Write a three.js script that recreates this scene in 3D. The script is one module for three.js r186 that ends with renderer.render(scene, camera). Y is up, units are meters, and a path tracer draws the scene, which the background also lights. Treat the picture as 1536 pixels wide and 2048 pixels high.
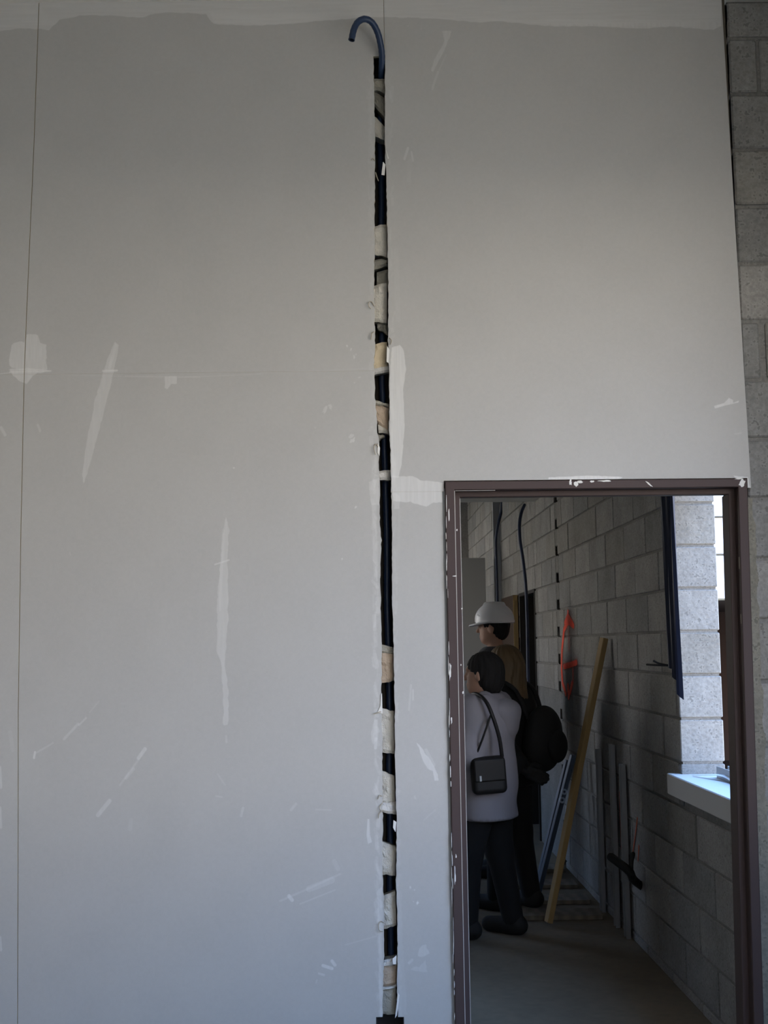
import * as THREE from 'three';
import { mergeGeometries } from 'three/addons/utils/BufferGeometryUtils.js';
import { RoundedBoxGeometry } from 'three/addons/geometries/RoundedBoxGeometry.js';

// ---------------------------------------------------------------- camera, sky, exposure
const scene = new THREE.Scene();
const camera = new THREE.PerspectiveCamera(46.2, 0.75, 0.05, 200);
camera.position.set(0, 1.6, 3.9);
camera.rotation.order = 'YXZ';
camera.rotation.set(6.35 * Math.PI / 180, 0, -0.0104);
camera.updateMatrixWorld(); camera.updateProjectionMatrix();
scene.add(camera);

// hazy overcast sky: whiter at the horizon, bluer overhead
{
  const w = 8, h = 64, d = new Float32Array(w * h * 4);
  for (let j = 0; j < h; j++) {
    const el = (j + 0.5) / h * 180 - 90, t = THREE.MathUtils.smoothstep(el, 0, 32);
    for (let i = 0; i < w; i++) d.set([8.2 - 6.2 * t, 7.7 - 3.7 * t, 7.0 + 0.9 * t, 1], (j * w + i) * 4);
  }
  const sky = new THREE.DataTexture(d, w, h, THREE.RGBAFormat, THREE.FloatType);
  sky.mapping = THREE.EquirectangularReflectionMapping; sky.magFilter = THREE.LinearFilter; sky.needsUpdate = true;
  scene.background = sky;
}
// sun added behind the far end so the lit yard bounces warm light in
{
  const sun = new THREE.DirectionalLight(new THREE.Color().setRGB(1, 0.86, 0.66), 11);
  sun.position.set(3, 16, -19); sun.target.position.set(3, 0, 0); sun.castShadow = true; sun.shadow.mapSize.set(2048, 2048);
  Object.assign(sun.shadow.camera, { left: -25, right: 25, top: 25, bottom: -25, near: 1, far: 60 });
  sun.name = 'sun'; scene.add(sun, sun.target);
}
const renderer = new THREE.WebGLRenderer({ antialias: true });
renderer.toneMapping = THREE.LinearToneMapping;
renderer.toneMappingExposure = 1.06;
renderer.shadowMap.enabled = true;

// ---------------------------------------------------------------- helpers
let seed = 20240607;
const rnd = () => { seed = (seed * 1664525 + 1013904223) >>> 0; return seed / 4294967296; };
const rr = (a, b) => a + (b - a) * rnd();
const hash = (x, y, s = 0) => { let h = (x * 374761393 + y * 668265263 + s * 974634777) | 0; h = Math.imul(h ^ (h >>> 13), 1274126177); return ((h ^ (h >>> 16)) >>> 0) / 4294967296; };
function vnoise(x, y, per, s) {
  const xi = Math.floor(x), yi = Math.floor(y), fx = x - xi, fy = y - yi, u = fx * fx * (3 - 2 * fx), v = fy * fy * (3 - 2 * fy);
  const m = (a) => ((a % per) + per) % per;
  const a = hash(m(xi), m(yi), s), b = hash(m(xi + 1), m(yi), s), c = hash(m(xi), m(yi + 1), s), d = hash(m(xi + 1), m(yi + 1), s);
  return a + (b - a) * u + (c - a) * v + (a - b - c + d) * u * v;
}
function fbm(x, y, per, oct, s) { let t = 0, a = 0.5, n = 0; for (let o = 0; o < oct; o++) { t += a * vnoise(x, y, per, s + o); n += a; a *= 0.55; x *= 2; y *= 2; per *= 2; } return t / n; }
const toS = (v) => v <= 0.0031308 ? v * 12.92 : 1.055 * Math.pow(v, 1 / 2.4) - 0.055;
function tex(n, fn, srgb = true, m = n) {
  const d = new Uint8Array(n * m * 4);
  for (let j = 0; j < m; j++) for (let i = 0; i < n; i++) {
    const c = fn(i / n, j / m), k = (j * n + i) * 4;
    for (let q = 0; q < 3; q++) { const v = Array.isArray(c) ? c[q] : c; d[k + q] = Math.max(0, Math.min(255, Math.round(255 * (srgb ? toS(Math.max(v, 0)) : v)))); }
    d[k + 3] = 255;
  }
  const t = new THREE.DataTexture(d, n, m); t.wrapS = t.wrapT = THREE.RepeatWrapping; t.magFilter = THREE.LinearFilter; t.minFilter = THREE.LinearMipmapLinearFilter; t.generateMipmaps = true;
  if (srgb) t.colorSpace = THREE.SRGBColorSpace; t.needsUpdate = true; return t;
}
const lin = (r, g, b) => new THREE.Color().setRGB(r, g, b);
function mat(r, g, b, rough = 0.9, o = {}) { return new THREE.MeshStandardMaterial({ color: lin(r, g, b), roughness: rough, ...o }); }

// a point of the picture on an upright plane that faces the camera, at depth z
function at(px, py, z = 0) {
  const v = new THREE.Vector3(px / 768 - 1, 1 - py / 1024, 0.5).unproject(camera).sub(camera.position);
  return v.multiplyScalar((z - camera.position.z) / v.z).add(camera.position);
}
// the long block wall on the right runs back from the door, turned slightly to the left
const RX = 1.3904, RA = 0.0222;
function onRight(px, py, off = 0) {   // {s: metres along the wall from the partition, y: height}
  const d = new THREE.Vector3(px / 768 - 1, 1 - py / 1024, 0.5).unproject(camera).sub(camera.position);
  const n = new THREE.Vector3(Math.cos(RA), 0, -Math.sin(RA)), p0 = new THREE.Vector3(RX, 0, 0).addScaledVector(n, -off);
  const p = d.multiplyScalar(p0.clone().sub(camera.position).dot(n) / d.dot(n)).add(camera.position);
  const q = p.sub(new THREE.Vector3(RX, 0, 0)); return { s: -(q.x * Math.sin(RA) + q.z * Math.cos(RA)), y: p.y };
}
const rightPoint = (s, y, off = 0) => new THREE.Vector3(RX - Math.sin(RA) * s - Math.cos(RA) * off, y, -Math.cos(RA) * s + Math.sin(RA) * off);

const used = new Map();
function numbered(n) { const k = used.get(n) ?? 0; used.set(n, k + 1); return k ? n + '_' + String(k).padStart(3, '0') : n; }
function sh(o) { o.castShadow = true; o.receiveShadow = true; return o; }
function part(parent, name, geo, m) { const o = sh(new THREE.Mesh(geo, m)); o.name = name; parent.add(o); return o; }
function root(name, label, category, group) {
  const g = new THREE.Group(); g.name = numbered(name); g.userData.label = label; g.userData.category = category; if (group) g.userData.group = group;
  scene.add(g); return g;
}
function struct(name, label, category = 'structure') { const g = new THREE.Group(); g.name = name; g.userData = { kind: 'structure', label, category }; scene.add(g); return g; }
function box(x0, x1, y0, y1, z0, z1) { const g = new THREE.BoxGeometry(x1 - x0, y1 - y0, z1 - z0); g.translate((x0 + x1) / 2, (y0 + y1) / 2, (z0 + z1) / 2); metricUV(g); return g; }
function metricUV(g) {   // uv in metres by the way each face points
  const p = g.attributes.position, n = g.attributes.normal, uv = g.attributes.uv ?? new THREE.BufferAttribute(new Float32Array(p.count * 2), 2);
  for (let i = 0; i < p.count; i++) {
    const ax = Math.abs(n.getX(i)), ay = Math.abs(n.getY(i)), az = Math.abs(n.getZ(i));
    if (ax >= ay && ax >= az) uv.setXY(i, p.getZ(i), p.getY(i)); else if (ay >= az) uv.setXY(i, p.getX(i), p.getZ(i)); else uv.setXY(i, p.getX(i), p.getY(i));
  }
  g.setAttribute('uv', uv); return g;
}
function tube(pts, r, seg = 24, rad = 10, closed = true) {
  const c = new THREE.CatmullRomCurve3(pts), g = new THREE.TubeGeometry(c, seg, r, rad, false);
  if (!closed) return g;
  const caps = [0, 1].map((t) => { const s = new THREE.SphereGeometry(r, rad, 6); const p = c.getPoint(t); s.translate(p.x, p.y, p.z); return s; });
  return mergeGeometries([g, ...caps]);
}
function bar(a, b, w, t, roll = 0) {   // a straight bar of section w x t from a to b
  const d = b.clone().sub(a), L = d.length(), g = new RoundedBoxGeometry(w, L, t, 1, Math.min(w, t) * 0.12);
  g.rotateY(roll); g.translate(0, L / 2, 0);
  g.applyQuaternion(new THREE.Quaternion().setFromUnitVectors(new THREE.Vector3(0, 1, 0), d.normalize())); g.translate(a.x, a.y, a.z); return g;
}
// box with bevelled edges (44 triangles), uv in metres with an offset
function bevelBox(x0, x1, y0, y1, z0, z1, b, du = 0, dv = 0) {
  const c = [(x0 + x1) / 2, (y0 + y1) / 2, (z0 + z1) / 2], h = [(x1 - x0) / 2, (y1 - y0) / 2, (z1 - z0) / 2];
  b = Math.min(b, h[0] * 0.4, h[1] * 0.4, h[2] * 0.4);
  const P = [], N = [], U = [];
  const tri = (a, bb, cc) => {
    const e1 = bb.map((v, i) => v - a[i]), e2 = cc.map((v, i) => v - a[i]);
    let n = [e1[1] * e2[2] - e1[2] * e2[1], e1[2] * e2[0] - e1[0] * e2[2], e1[0] * e2[1] - e1[1] * e2[0]];
    const l = Math.hypot(...n) || 1; n = n.map((v) => v / l);
    if (n[0] * (a[0] + bb[0] + cc[0]) + n[1] * (a[1] + bb[1] + cc[1]) + n[2] * (a[2] + bb[2] + cc[2]) < 0) { [bb, cc] = [cc, bb]; n = n.map((v) => -v); }
    const k = [0, 1, 2].sort((i, j) => Math.abs(n[j]) - Math.abs(n[i]))[0];
    for (const v of [a, bb, cc]) { const w = v.map((q, i) => q + c[i]); P.push(...w); N.push(...n); U.push((k === 0 ? w[2] : w[0]) + du, (k === 1 ? w[2] : w[1]) + dv); }
  };
  const quad = (a, b2, c2, d) => { tri(a, b2, c2); tri(a, c2, d); };
  for (let k = 0; k < 3; k++) {
    const i = (k + 1) % 3, j = (k + 2) % 3;
    for (const s of [-1, 1]) {
      const v = (si, sj) => { const o = []; o[k] = s * h[k]; o[i] = si * (h[i] - b); o[j] = sj * (h[j] - b); return o; };
      quad(v(-1, -1), v(1, -1), v(1, 1), v(-1, 1));
    }
    for (const si of [-1, 1]) for (const sj of [-1, 1]) {
      const v = (kk, A) => { const o = []; o[k] = kk * (h[k] - b); o[i] = si * (h[i] - (A ? 0 : b)); o[j] = sj * (h[j] - (A ? b : 0)); return o; };
      quad(v(-1, true), v(1, true), v(1, false), v(-1, false));
    }
  }
  for (const a of [-1, 1]) for (const b2 of [-1, 1]) for (const d of [-1, 1]) tri([a * h[0], b2 * (h[1] - b), d * (h[2] - b)], [a * (h[0] - b), b2 * h[1], d * (h[2] - b)], [a * (h[0] - b), b2 * (h[1] - b), d * h[2]]);
  const g = new THREE.BufferGeometry();
  g.setAttribute('position', new THREE.Float32BufferAttribute(P, 3)); g.setAttribute('normal', new THREE.Float32BufferAttribute(N, 3)); g.setAttribute('uv', new THREE.Float32BufferAttribute(U, 2));
  return g;
}

// ---------------------------------------------------------------- materials
const concreteTex = tex(512, (u, v) => {
  const s = 0.62 + 0.38 * fbm(u * 6, v * 6, 6, 4, 3), f = fbm(u * 90, v * 90, 90, 2, 11), g = hash(Math.floor(u * 512), Math.floor(v * 512), 5);
  let k = s * (0.72 + 0.5 * f) * (0.9 + 0.2 * g); if (f > 0.74) k *= 0.6; return [k, k * 0.99, k * 0.97];
});
const concreteBump = tex(512, (u, v) => 0.5 * fbm(u * 70, v * 70, 70, 3, 21) + 0.5 * fbm(u * 14, v * 14, 14, 2, 8), false);
const blockMats = [[0.36, 0.35, 0.335], [0.31, 0.305, 0.295], [0.40, 0.385, 0.365], [0.335, 0.32, 0.295]].map((c) => mat(...c, 0.96, { map: concreteTex, bumpMap: concreteBump, bumpScale: 0.004 }));
const mortarMat = mat(0.27, 0.26, 0.245, 0.97, { map: concreteTex, bumpMap: concreteBump, bumpScale: 0.003 });
const slabTex = tex(512, (u, v) => { const k = 0.55 + 0.5 * fbm(u * 5, v * 5, 5, 5, 31), f = fbm(u * 60, v * 60, 60, 2, 37); return [k * (0.9 + 0.2 * f), k * (0.89 + 0.2 * f), k * (0.86 + 0.2 * f)]; });
slabTex.repeat.set(0.5, 0.5);
const slabMat = mat(0.20, 0.165, 0.12, 0.9, { map: slabTex });
const plasterMat = mat(0.62, 0.60, 0.56, 0.95);
const ceilingMat = mat(0.74, 0.72, 0.67, 0.95);
const steelBrown = new THREE.MeshPhysicalMaterial({ color: lin(0.054, 0.032, 0.029), roughness: 0.7, clearcoat: 0.04, clearcoatRoughness: 0.5 });
const edgeHighlight = mat(0.42, 0.39, 0.36, 0.5);  // pale tone standing for the highlight along the frame folds
const galv = mat(0.42, 0.44, 0.46, 0.45, { metalness: 0.6 });
const dullGalv = mat(0.30, 0.305, 0.31, 0.6, { metalness: 0.3 });
const navy = mat(0.012, 0.022, 0.06, 0.45);
const darkNavy = mat(0.008, 0.014, 0.035, 0.5);
const black = mat(0.012, 0.012, 0.013, 0.8);
const woodTex = tex(256, (u, v) => { const g = 0.5 + 0.5 * Math.sin((u * 14 + 2.2 * fbm(u * 4, v * 2, 4, 3, 51)) * 6.283); const k = 0.72 + 0.28 * g; return [k, k * 0.96, k * 0.9]; });
const wood = mat(0.36, 0.25, 0.11, 0.75, { map: woodTex });
const darkWood = mat(0.07, 0.045, 0.03, 0.7, { map: woodTex });

// ---------------------------------------------------------------- plasterboard surface: paper, joint filler and trowel smears
// the picture's marks, each laid down at its real place on the wall (metres)
const TX0 = -1.5, TX1 = 1.3, TY1 = 3.85, TW = 1490, TH = 2048;
function wallPixel(px, py) { const p = at(px, py, 0); return [(p.x - TX0) / (TX1 - TX0) * TW, (1 - p.y / TY1) * TH]; }
const boardTex = (() => {
  const c = document.createElement('canvas'); c.width = TW; c.height = TH; const g = c.getContext('2d');
  g.fillStyle = '#000'; g.fillRect(0, 0, TW, TH);
  const poly = (pts, a, blur = 0) => {
    g.fillStyle = `rgba(255,255,255,${a})`; g.beginPath();
    pts.forEach((p, i) => { const [x, y] = wallPixel(...p); if (i) g.lineTo(x, y); else g.moveTo(x, y); }); g.closePath(); g.fill();
    if (blur) { g.strokeStyle = `rgba(255,255,255,${a * 0.4})`; g.lineWidth = blur; g.stroke(); }
  };
  const rough = (pts, j = 3, n = 6) => {   // ragged outline
    const o = []; pts.forEach((p, i) => { const q = pts[(i + 1) % pts.length], m = Math.max(1, Math.round(Math.hypot(q[0] - p[0], q[1] - p[1]) / n)); for (let k = 0; k < m; k++) o.push([p[0] + (q[0] - p[0]) * k / m + rr(-j, j) * 0.5, p[1] + (q[1] - p[1]) * k / m + rr(-j, j) * 0.5]); }); return o;
  };
  const stroke = (pts, w, a) => {
    g.strokeStyle = `rgba(255,255,255,${a})`; g.lineWidth = w * 0.87; g.lineCap = 'round'; g.lineJoin = 'round'; g.beginPath();
    pts.forEach((p, i) => { const [x, y] = wallPixel(...p); if (i) g.lineTo(x, y); else g.moveTo(x, y); }); g.stroke();
  };
  // filler band along the ceiling
  poly(rough([[-60, -10], [1443, -16], [1443, 52], [1428, 60], [1380, 56], [1340, 53], [1290, 57], [1180, 53], [1090, 52], [1040, 46], [990, 42], [960, 45], [900, 40], [870, 37], [800, 35], [745, 34], [700, 37], [640, 42], [560, 49], [500, 51], [428, 48], [412, 29], [340, 24], [300, 30], [285, 35], [210, 31], [160, 31], [120, 40], [98, 60], [80, 58], [40, 57], [0, 62], [-60, 66]], 2, 9), 0.42);
  poly(rough([[420, 27], [740, 24], [740, 34], [640, 42], [560, 48], [430, 47]], 2), 0.16);
  poly(rough([[940, 38], [1400, 40], [1400, 52], [1180, 52], [1050, 46]], 2), 0.14);
  poly(rough([[-40, 10], [75, 8], [100, 30], [90, 50], [0, 55], [-40, 57]], 2), 0.08);
  // two-part filler by the chase and across to the door head
  poly(rough([[783, 695], [800, 690], [807, 700], [812, 740], [806, 780], [809, 850], [806, 900], [802, 935], [797, 955], [784, 955], [781, 880], [779, 780]], 1.2), 0.62);
  poly(rough([[782, 952], [826, 953], [840, 960], [888, 966], [888, 1004], [866, 1006], [852, 1013], [840, 1010], [820, 1003], [812, 1004], [786, 1002]], 2), 0.55);
  poly(rough([[786, 985], [800, 992], [800, 1018], [788, 1018]], 3), 0.3);
  stroke([[785, 983], [830, 981], [886, 984]], 1.6, 0.0);
  // patch over the seam on the left
  poly(rough([[22, 690], [32, 684], [50, 684], [54, 668], [76, 670], [80, 684], [92, 690], [94, 738], [70, 741], [40, 741], [18, 732]], 3), 0.45);
  poly(rough([[18, 738], [60, 736], [103, 741], [70, 748], [62, 756], [54, 768], [40, 764], [26, 750]], 2), 0.5);
  stroke([[20, 744], [102, 742]], 3, 0.5);
  // swipes
  poly(rough([[230, 684], [238, 690], [228, 740], [214, 800], [196, 870], [180, 930], [167, 968], [165, 950], [174, 880], [190, 800], [206, 745], [222, 700]], 2), 0.34);
  stroke([[206, 742], [234, 741]], 4, 0.5);
  stroke([[232, 690], [219, 735]], 6, 0.2);
  poly(rough([[330, 754], [354, 752], [354, 768], [342, 768], [334, 778], [329, 776]], 2), 0.4);
  for (const [a, b, al] of [[[104, 748], [330, 756], 0.06], [[250, 752], [400, 754], 0.18], [[356, 755], [520, 748], 0.12], [[520, 746], [740, 737], 0.07], [[0, 748], [20, 745], 0.3]]) stroke([a, b], 2.2, al);
  poly(rough([[452, 1034], [458, 1060], [455, 1120], [456, 1240], [450, 1330], [455, 1360], [458, 1440], [456, 1450], [447, 1452], [446, 1400], [443, 1330], [434, 1300], [434, 1200], [440, 1130], [446, 1070]], 3, 7), 0.33);
  stroke([[430, 1129], [458, 1120]], 3, 0.45); stroke([[447, 1060], [442, 1150], [440, 1220]], 5, 0.15); stroke([[452, 1472], [453, 1484]], 4, 0.2);
  // diagonal scuffs
  stroke([[198, 1402], [180, 1424]], 3, 0.12); stroke([[172, 1436], [158, 1450]], 3.5, 0.3); stroke([[156, 1448], [128, 1478]], 5, 0.28); stroke([[106, 1486], [72, 1506]], 3.5, 0.2); stroke([[70, 1504], [68, 1516]], 4, 0.6);
  stroke([[290, 1498], [277, 1516]], 7, 0.42); stroke([[278, 1518], [240, 1570]], 4, 0.18); stroke([[267, 1538], [252, 1556]], 6, 0.2); stroke([[219, 1602], [196, 1630]], 8, 0.36);
  stroke([[262, 1640], [260, 1658]], 8, 0.1); stroke([[435, 1548], [450, 1570]], 3, 0.14); stroke([[432, 1592], [444, 1594]], 3, 0.2); stroke([[486, 1616], [482, 1632]], 5, 0.25);
  stroke([[20, 1465], [26, 1500]], 8, 0.1); stroke([[2, 855], [10, 870]], 6, 0.3); stroke([[76, 850], [80, 862]], 5, 0.25);
  for (const [y0, y1] of [[1535, 1575], [1615, 1655], [1875, 1900]]) stroke([[0, y0], [2, y1]], 5, 0.35);
  // scrapes lower middle
  stroke([[560, 1802], [620, 1776], [680, 1748]], 4, 0.2); stroke([[618, 1778], [664, 1760]], 12, 0.2); stroke([[600, 1808], [670, 1780]], 3, 0.2); stroke([[578, 1792], [584, 1800]], 7, 0.5); stroke([[668, 1722], [676, 1738]], 8, 0.15);
  stroke([[582, 1620], [592, 1608]], 5, 0.2); stroke([[632, 1619], [662, 1620]], 3, 0.18);
  poly([[735, 1638], [739, 1638], [740, 1670], [744, 1684], [736, 1688], [733, 1670]], 0.5);
  stroke([[646, 1931], [664, 1937]], 6, 0.55); stroke([[664, 1922], [670, 1930]], 6, 0.5); stroke([[638, 1947], [648, 1950]], 4, 0.35); stroke([[634, 1960], [632, 1966]], 3, 0.2);
  stroke([[690, 1890], [754, 1872]], 2.5, 0.15);
  // haze of filler along both lips of the chase
  for (let y = 140; y < 2030; y += 7) {
    const x = 747 + (y - 111) / 1920 * 20, wgt = y > 840 ? 0.12 : 0.05;
    if (rnd() < 0.75) stroke([[x - rr(2, 14), y], [x - rr(2, 12), y + rr(4, 30)]], rr(2, 9), wgt * rr(0.4, 1.6));
    if (rnd() < 0.5) stroke([[x + rr(28, 38), y], [x + rr(28, 36), y + rr(4, 24)]], rr(2, 7), 0.07 * rr(0.4, 1.6));
  }
  poly(rough([[738, 965], [758, 955], [758, 1010], [742, 1010]], 3), 0.3); stroke([[748, 1010], [752, 1150]], 9, 0.14);
  poly(rough([[748, 1440], [756, 1440], [756, 1478], [746, 1490], [742, 1470]], 3), 0.28); stroke([[752, 1478], [751, 1496]], 6, 0.4);
  poly(rough([[754, 1780], [764, 1775], [766, 1860], [756, 1850]], 3), 0.3); stroke([[760, 1860], [763, 2030]], 7, 0.22);
  poly(rough([[803, 1780], [806, 1900], [814, 2030], [797, 2030], [796, 1850]], 3), 0.1);
  // small dabs
  for (const [x, y, r, a] of [[650, 820, 9, 0.32], [660, 813, 6, 0.3], [705, 880, 9, 0.4], [702, 872, 7, 0.3], [468, 936, 3, 0.5], [712, 1014, 3.5, 0.6], [684, 1118, 2.5, 0.5], [694, 692, 2.6, 0.5], [702, 699, 2.4, 0.45], [708, 714, 3, 0.4], [712, 709, 2, 0.3], [719, 755, 4, 0.25], [709, 765, 3, 0.25], [630, 855, 4, 0.14], [740, 858, 6, 0.12], [821, 1775, 2.5, 0.5], [829, 1780, 2.2, 0.6], [835, 1806, 3.4, 0.8], [827, 1803, 2, 0.4], [830, 1595, 4, 0.2], [140, 1108, 3, 0.15], [816, 52, 2, 0.2], [842, 58, 2.4, 0.2]]) { const [X, Y] = wallPixel(x, y); g.fillStyle = `rgba(255,255,255,${a})`; g.beginPath(); const ra = rr(0, 3); for (let k = 0; k < 12; k++) { const q = k / 12 * 6.283, m = r * 0.87 * rr(0.45, 1.25), u = Math.cos(q) * m * 0.75, v = Math.sin(q) * m * 1.25; g.lineTo(X + u * Math.cos(ra) - v * Math.sin(ra) * 0.6, Y + u * Math.sin(ra) * 0.6 + v * Math.cos(ra)); } g.closePath(); g.fill(); }
  // right half
  poly(rough([[884, 62], [903, 62], [898, 78], [893, 90], [886, 106], [874, 128], [866, 144], [862, 142], [868, 120], [882, 96], [889, 80]], 1.5), 0.3);
  stroke([[892, 110], [878, 140]], 3, 0.12); stroke([[876, 144], [866, 172], [865, 178]], 5, 0.2); stroke([[816, 296], [809, 318]], 5, 0.3); stroke([[823, 304], [826, 322]], 4, 0.26); stroke([[820, 322], [818, 360]], 9, 0.06);
  stroke([[792, 500], [796, 640]], 10, 0.07);
  poly([[1428, 812], [1448, 806], [1458, 796], [1466, 800], [1466, 806], [1478, 801], [1477, 805], [1450, 811], [1430, 817]], 0.62); stroke([[1470, 868], [1482, 866]], 3, 0.2);
  poly(rough([[1097, 955], [1180, 951], [1245, 954], [1240, 958], [1160, 959], [1097, 958]], 1), 0.85); poly(rough([[1466, 952], [1496, 954], [1500, 975], [1478, 972], [1476, 960]], 1.5), 0.9);
  poly(rough([[833, 1484], [846, 1500], [862, 1522], [874, 1545], [878, 1560], [870, 1562], [866, 1542], [856, 1538], [846, 1522]], 2), 0.5); stroke([[852, 1500], [868, 1530]], 6, 0.2);
  poly(rough([[838, 1895], [852, 1890], [858, 1908], [848, 1914], [836, 1912]], 3), 0.3); poly(rough([[828, 1934], [838, 1934], [852, 1920], [854, 1944], [822, 1940]], 3), 0.22); stroke([[818, 1926], [824, 1920]], 5, 0.3);
  stroke([[822, 1370], [818, 1420]], 4, 0.2); stroke([[826, 1380], [826, 1400]], 3, 0.3); stroke([[870, 1620], [848, 1640]], 3, 0.12);
  stroke([[800, 1018], [796, 1120]], 6, 0.05);
  const img = g.getImageData(0, 0, TW, TH).data, d = new Uint8Array(TW * TH * 4);
  for (let j = 0; j < TH; j++) for (let i = 0; i < TW; i++) {
    const k = (j * TW + i) * 4, o = ((TH - 1 - j) * TW + i) * 4;
    const n = vnoise(i / 5, j / 5, 4096, 61), n2 = vnoise(i / 60, j / 60, 4096, 62), n3 = hash(i, j, 63), st = j < 75 ? vnoise(i / 40, j / 2.4, 4096, 65) : vnoise(i / 2.2, j / 26, 4096, 64);
    let m = img[k] / 255; m = Math.min(1, m * (0.84 + 0.32 * st));
    const b = 0.97 + 0.03 * n + 0.035 * (n2 - 0.5) + 0.035 * (n3 - 0.5);
    const A = [0.475 * b, 0.462 * b, 0.440 * b], B = [0.74, 0.725, 0.70];
    for (let q = 0; q < 3; q++) d[o + q] = Math.round(255 * toS(A[q] + (B[q] - A[q]) * m));
    d[o + 3] = 255;
  }
  const t = new THREE.DataTexture(d, TW, TH); t.magFilter = THREE.LinearFilter; t.minFilter = THREE.LinearMipmapLinearFilter; t.generateMipmaps = true; t.colorSpace = THREE.SRGBColorSpace; t.needsUpdate = true; return t;
})();
const boardMat = new THREE.MeshStandardMaterial({ map: boardTex, roughness: 0.86 });
const boardEdge = mat(0.50, 0.43, 0.30, 0.95);
const fillerMat = mat(0.76, 0.74, 0.70, 0.95);

// ---------------------------------------------------------------- the partition: plasterboards, chase with plaster plugs
const CEIL = 3.805, BT = 0.013;
const wallFront = struct('wall_front', 'plasterboard partition with a vertical chase cut through it', 'wall');
const jag = (pts, step, j) => {   // polyline in picture points -> ragged metres on the wall
  const o = []; for (let i = 0; i < pts.length - 1; i++) {
    const a = at(...pts[i]), b = at(...pts[i + 1]), n = Math.max(1, Math.round(a.distanceTo(b) / step));
    for (let k = 0; k < n; k++) o.push([a.x + (b.x - a.x) * k / n + rr(-j, j), a.y + (b.y - a.y) * k / n]);
  } const e = at(...pts[pts.length - 1]); o.push([e.x, e.y]); return o;
};
const slotL = [[747, 113], [748, 180], [750, 270], [750, 340], [749, 420], [749, 500], [748, 580], [749, 620], [750, 680], [748, 730], [750, 790], [753, 830], [755, 865], [759, 890], [757, 930], [759, 960], [760, 1050], [763, 1080], [761, 1120], [761, 1180], [763, 1290], [763, 1380], [764, 1450], [765, 1500], [765, 1600], [766, 1640], [765, 1700], [766, 1760], [768, 1850], [768, 1920], [766, 1960], [765, 2034]];
const slotR = [[770, 111], [770, 200], [770, 300], [773, 360], [774, 440], [776, 520], [777, 600], [776, 680], [778, 740], [779, 800], [778, 860], [781, 900], [782, 950], [783, 1000], [784, 1080], [784, 1180], [787, 1290], [789, 1380], [790, 1450], [790, 1520], [792, 1600], [793, 1640], [793, 1700], [792, 1760], [795, 1850], [795, 1920], [794, 2000], [796, 2034]];
const leftSeam = [[-1.166, CEIL], [-1.172, 3.3], [-1.184, 2.7], [-1.187, 2.505], [-1.186, 2.0], [-1.181, 1.4], [-1.168, 0.8], [-1.152, 0]];
function board(pts) {
  const s = new THREE.Shape(pts.map((p) => new THREE.Vector2(p[0], p[1])));
  const g = new THREE.ExtrudeGeometry(s, { depth: BT, bevelEnabled: false }); g.translate(0, 0, -BT);
  const p = g.attributes.position, uv = g.attributes.uv; for (let i = 0; i < p.count; i++) uv.setXY(i, (p.getX(i) - TX0) / (TX1 - TX0), p.getY(i) / TY1);
  return part(wallFront, 'plasterboard', g, [boardMat, boardEdge]);
}
const H25 = 2.505, G = 0.0011, HG = 0.0004;
const L = jag(slotL, 0.012, 0.0016), R = jag(slotR, 0.012, 0.0013);
const slotTopY = L[0][1], seamX = 0.0175;
const bottomL = L[L.length - 1], bottomR = R[R.length - 1];
const seamUp = leftSeam.filter((p) => p[1] >= H25), seamDown = leftSeam.filter((p) => p[1] <= H25);
// boards left of the seam
board([[-4.4, H25], [-4.4, CEIL], ...seamUp.map((p) => [p[0] - G, p[1]])]);
board([[-4.4, 0], [-4.4, H25 - HG], ...seamDown.map((p) => [p[0] - G, Math.min(p[1], H25 - HG)])]);
// boards between the seam and the chase (upper, lower)
const xAt = (tab, y) => { for (let i = 0; i < tab.length - 1; i++) if (tab[i][1] >= y && tab[i + 1][1] < y) return tab[i][0]; return 0; };
board([...seamUp.map((p) => [p[0] + G, p[1]]), [xAt(L, H25), H25], ...L.filter((p) => p[1] > H25 + 0.001).reverse(), [seamX - 0.0008, slotTopY + 0.002], [seamX - 0.0008, CEIL]]);
const bx = at(752, 2034).x, bx2 = at(808, 2034).x;
board([...seamDown.map((p) => [p[0] + G, Math.min(p[1], H25 - HG)]), [bx, 0], [bx, bottomL[1]], ...L.filter((p) => p[1] < H25 - 0.001).reverse(), [xAt(L, H25), H25 - HG]]);
part(wallFront, 'joint_strip', mergeGeometries([box(-1.2, -1.14, 0, CEIL, -0.004, -0.0035), box(0.005, 0.03, slotTopY + 0.006, CEIL, -0.003, -0.0025)]), mat(0.36, 0.30, 0.20, 0.95));
// board over the door and the narrow strip beside it
const DL = 0.204, DRt = 1.189, DRb = 1.160, DT = 2.131, JY = 2.100;
board([[seamX + 0.0008, CEIL], [seamX + 0.0008, slotTopY + 0.004], ...R.filter((p) => p[1] > JY + 0.001), [xAt(R, JY), JY], [0.197, JY], [0.197, DT + 0.004], [1.192, DT + 0.003], [1.192, DT - 0.03], [1.203, DT - 0.03], [1.2, 2.3], [1.176, CEIL]]);
board([[xAt(R, JY), JY - HG], ...R.filter((p) => p[1] < JY - 0.001), [bx2, bottomR[1]], [bx2, 0], [0.196, 0], [0.1935, 0.9], [0.194, 1.5], [0.191, JY - HG]]);
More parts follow.
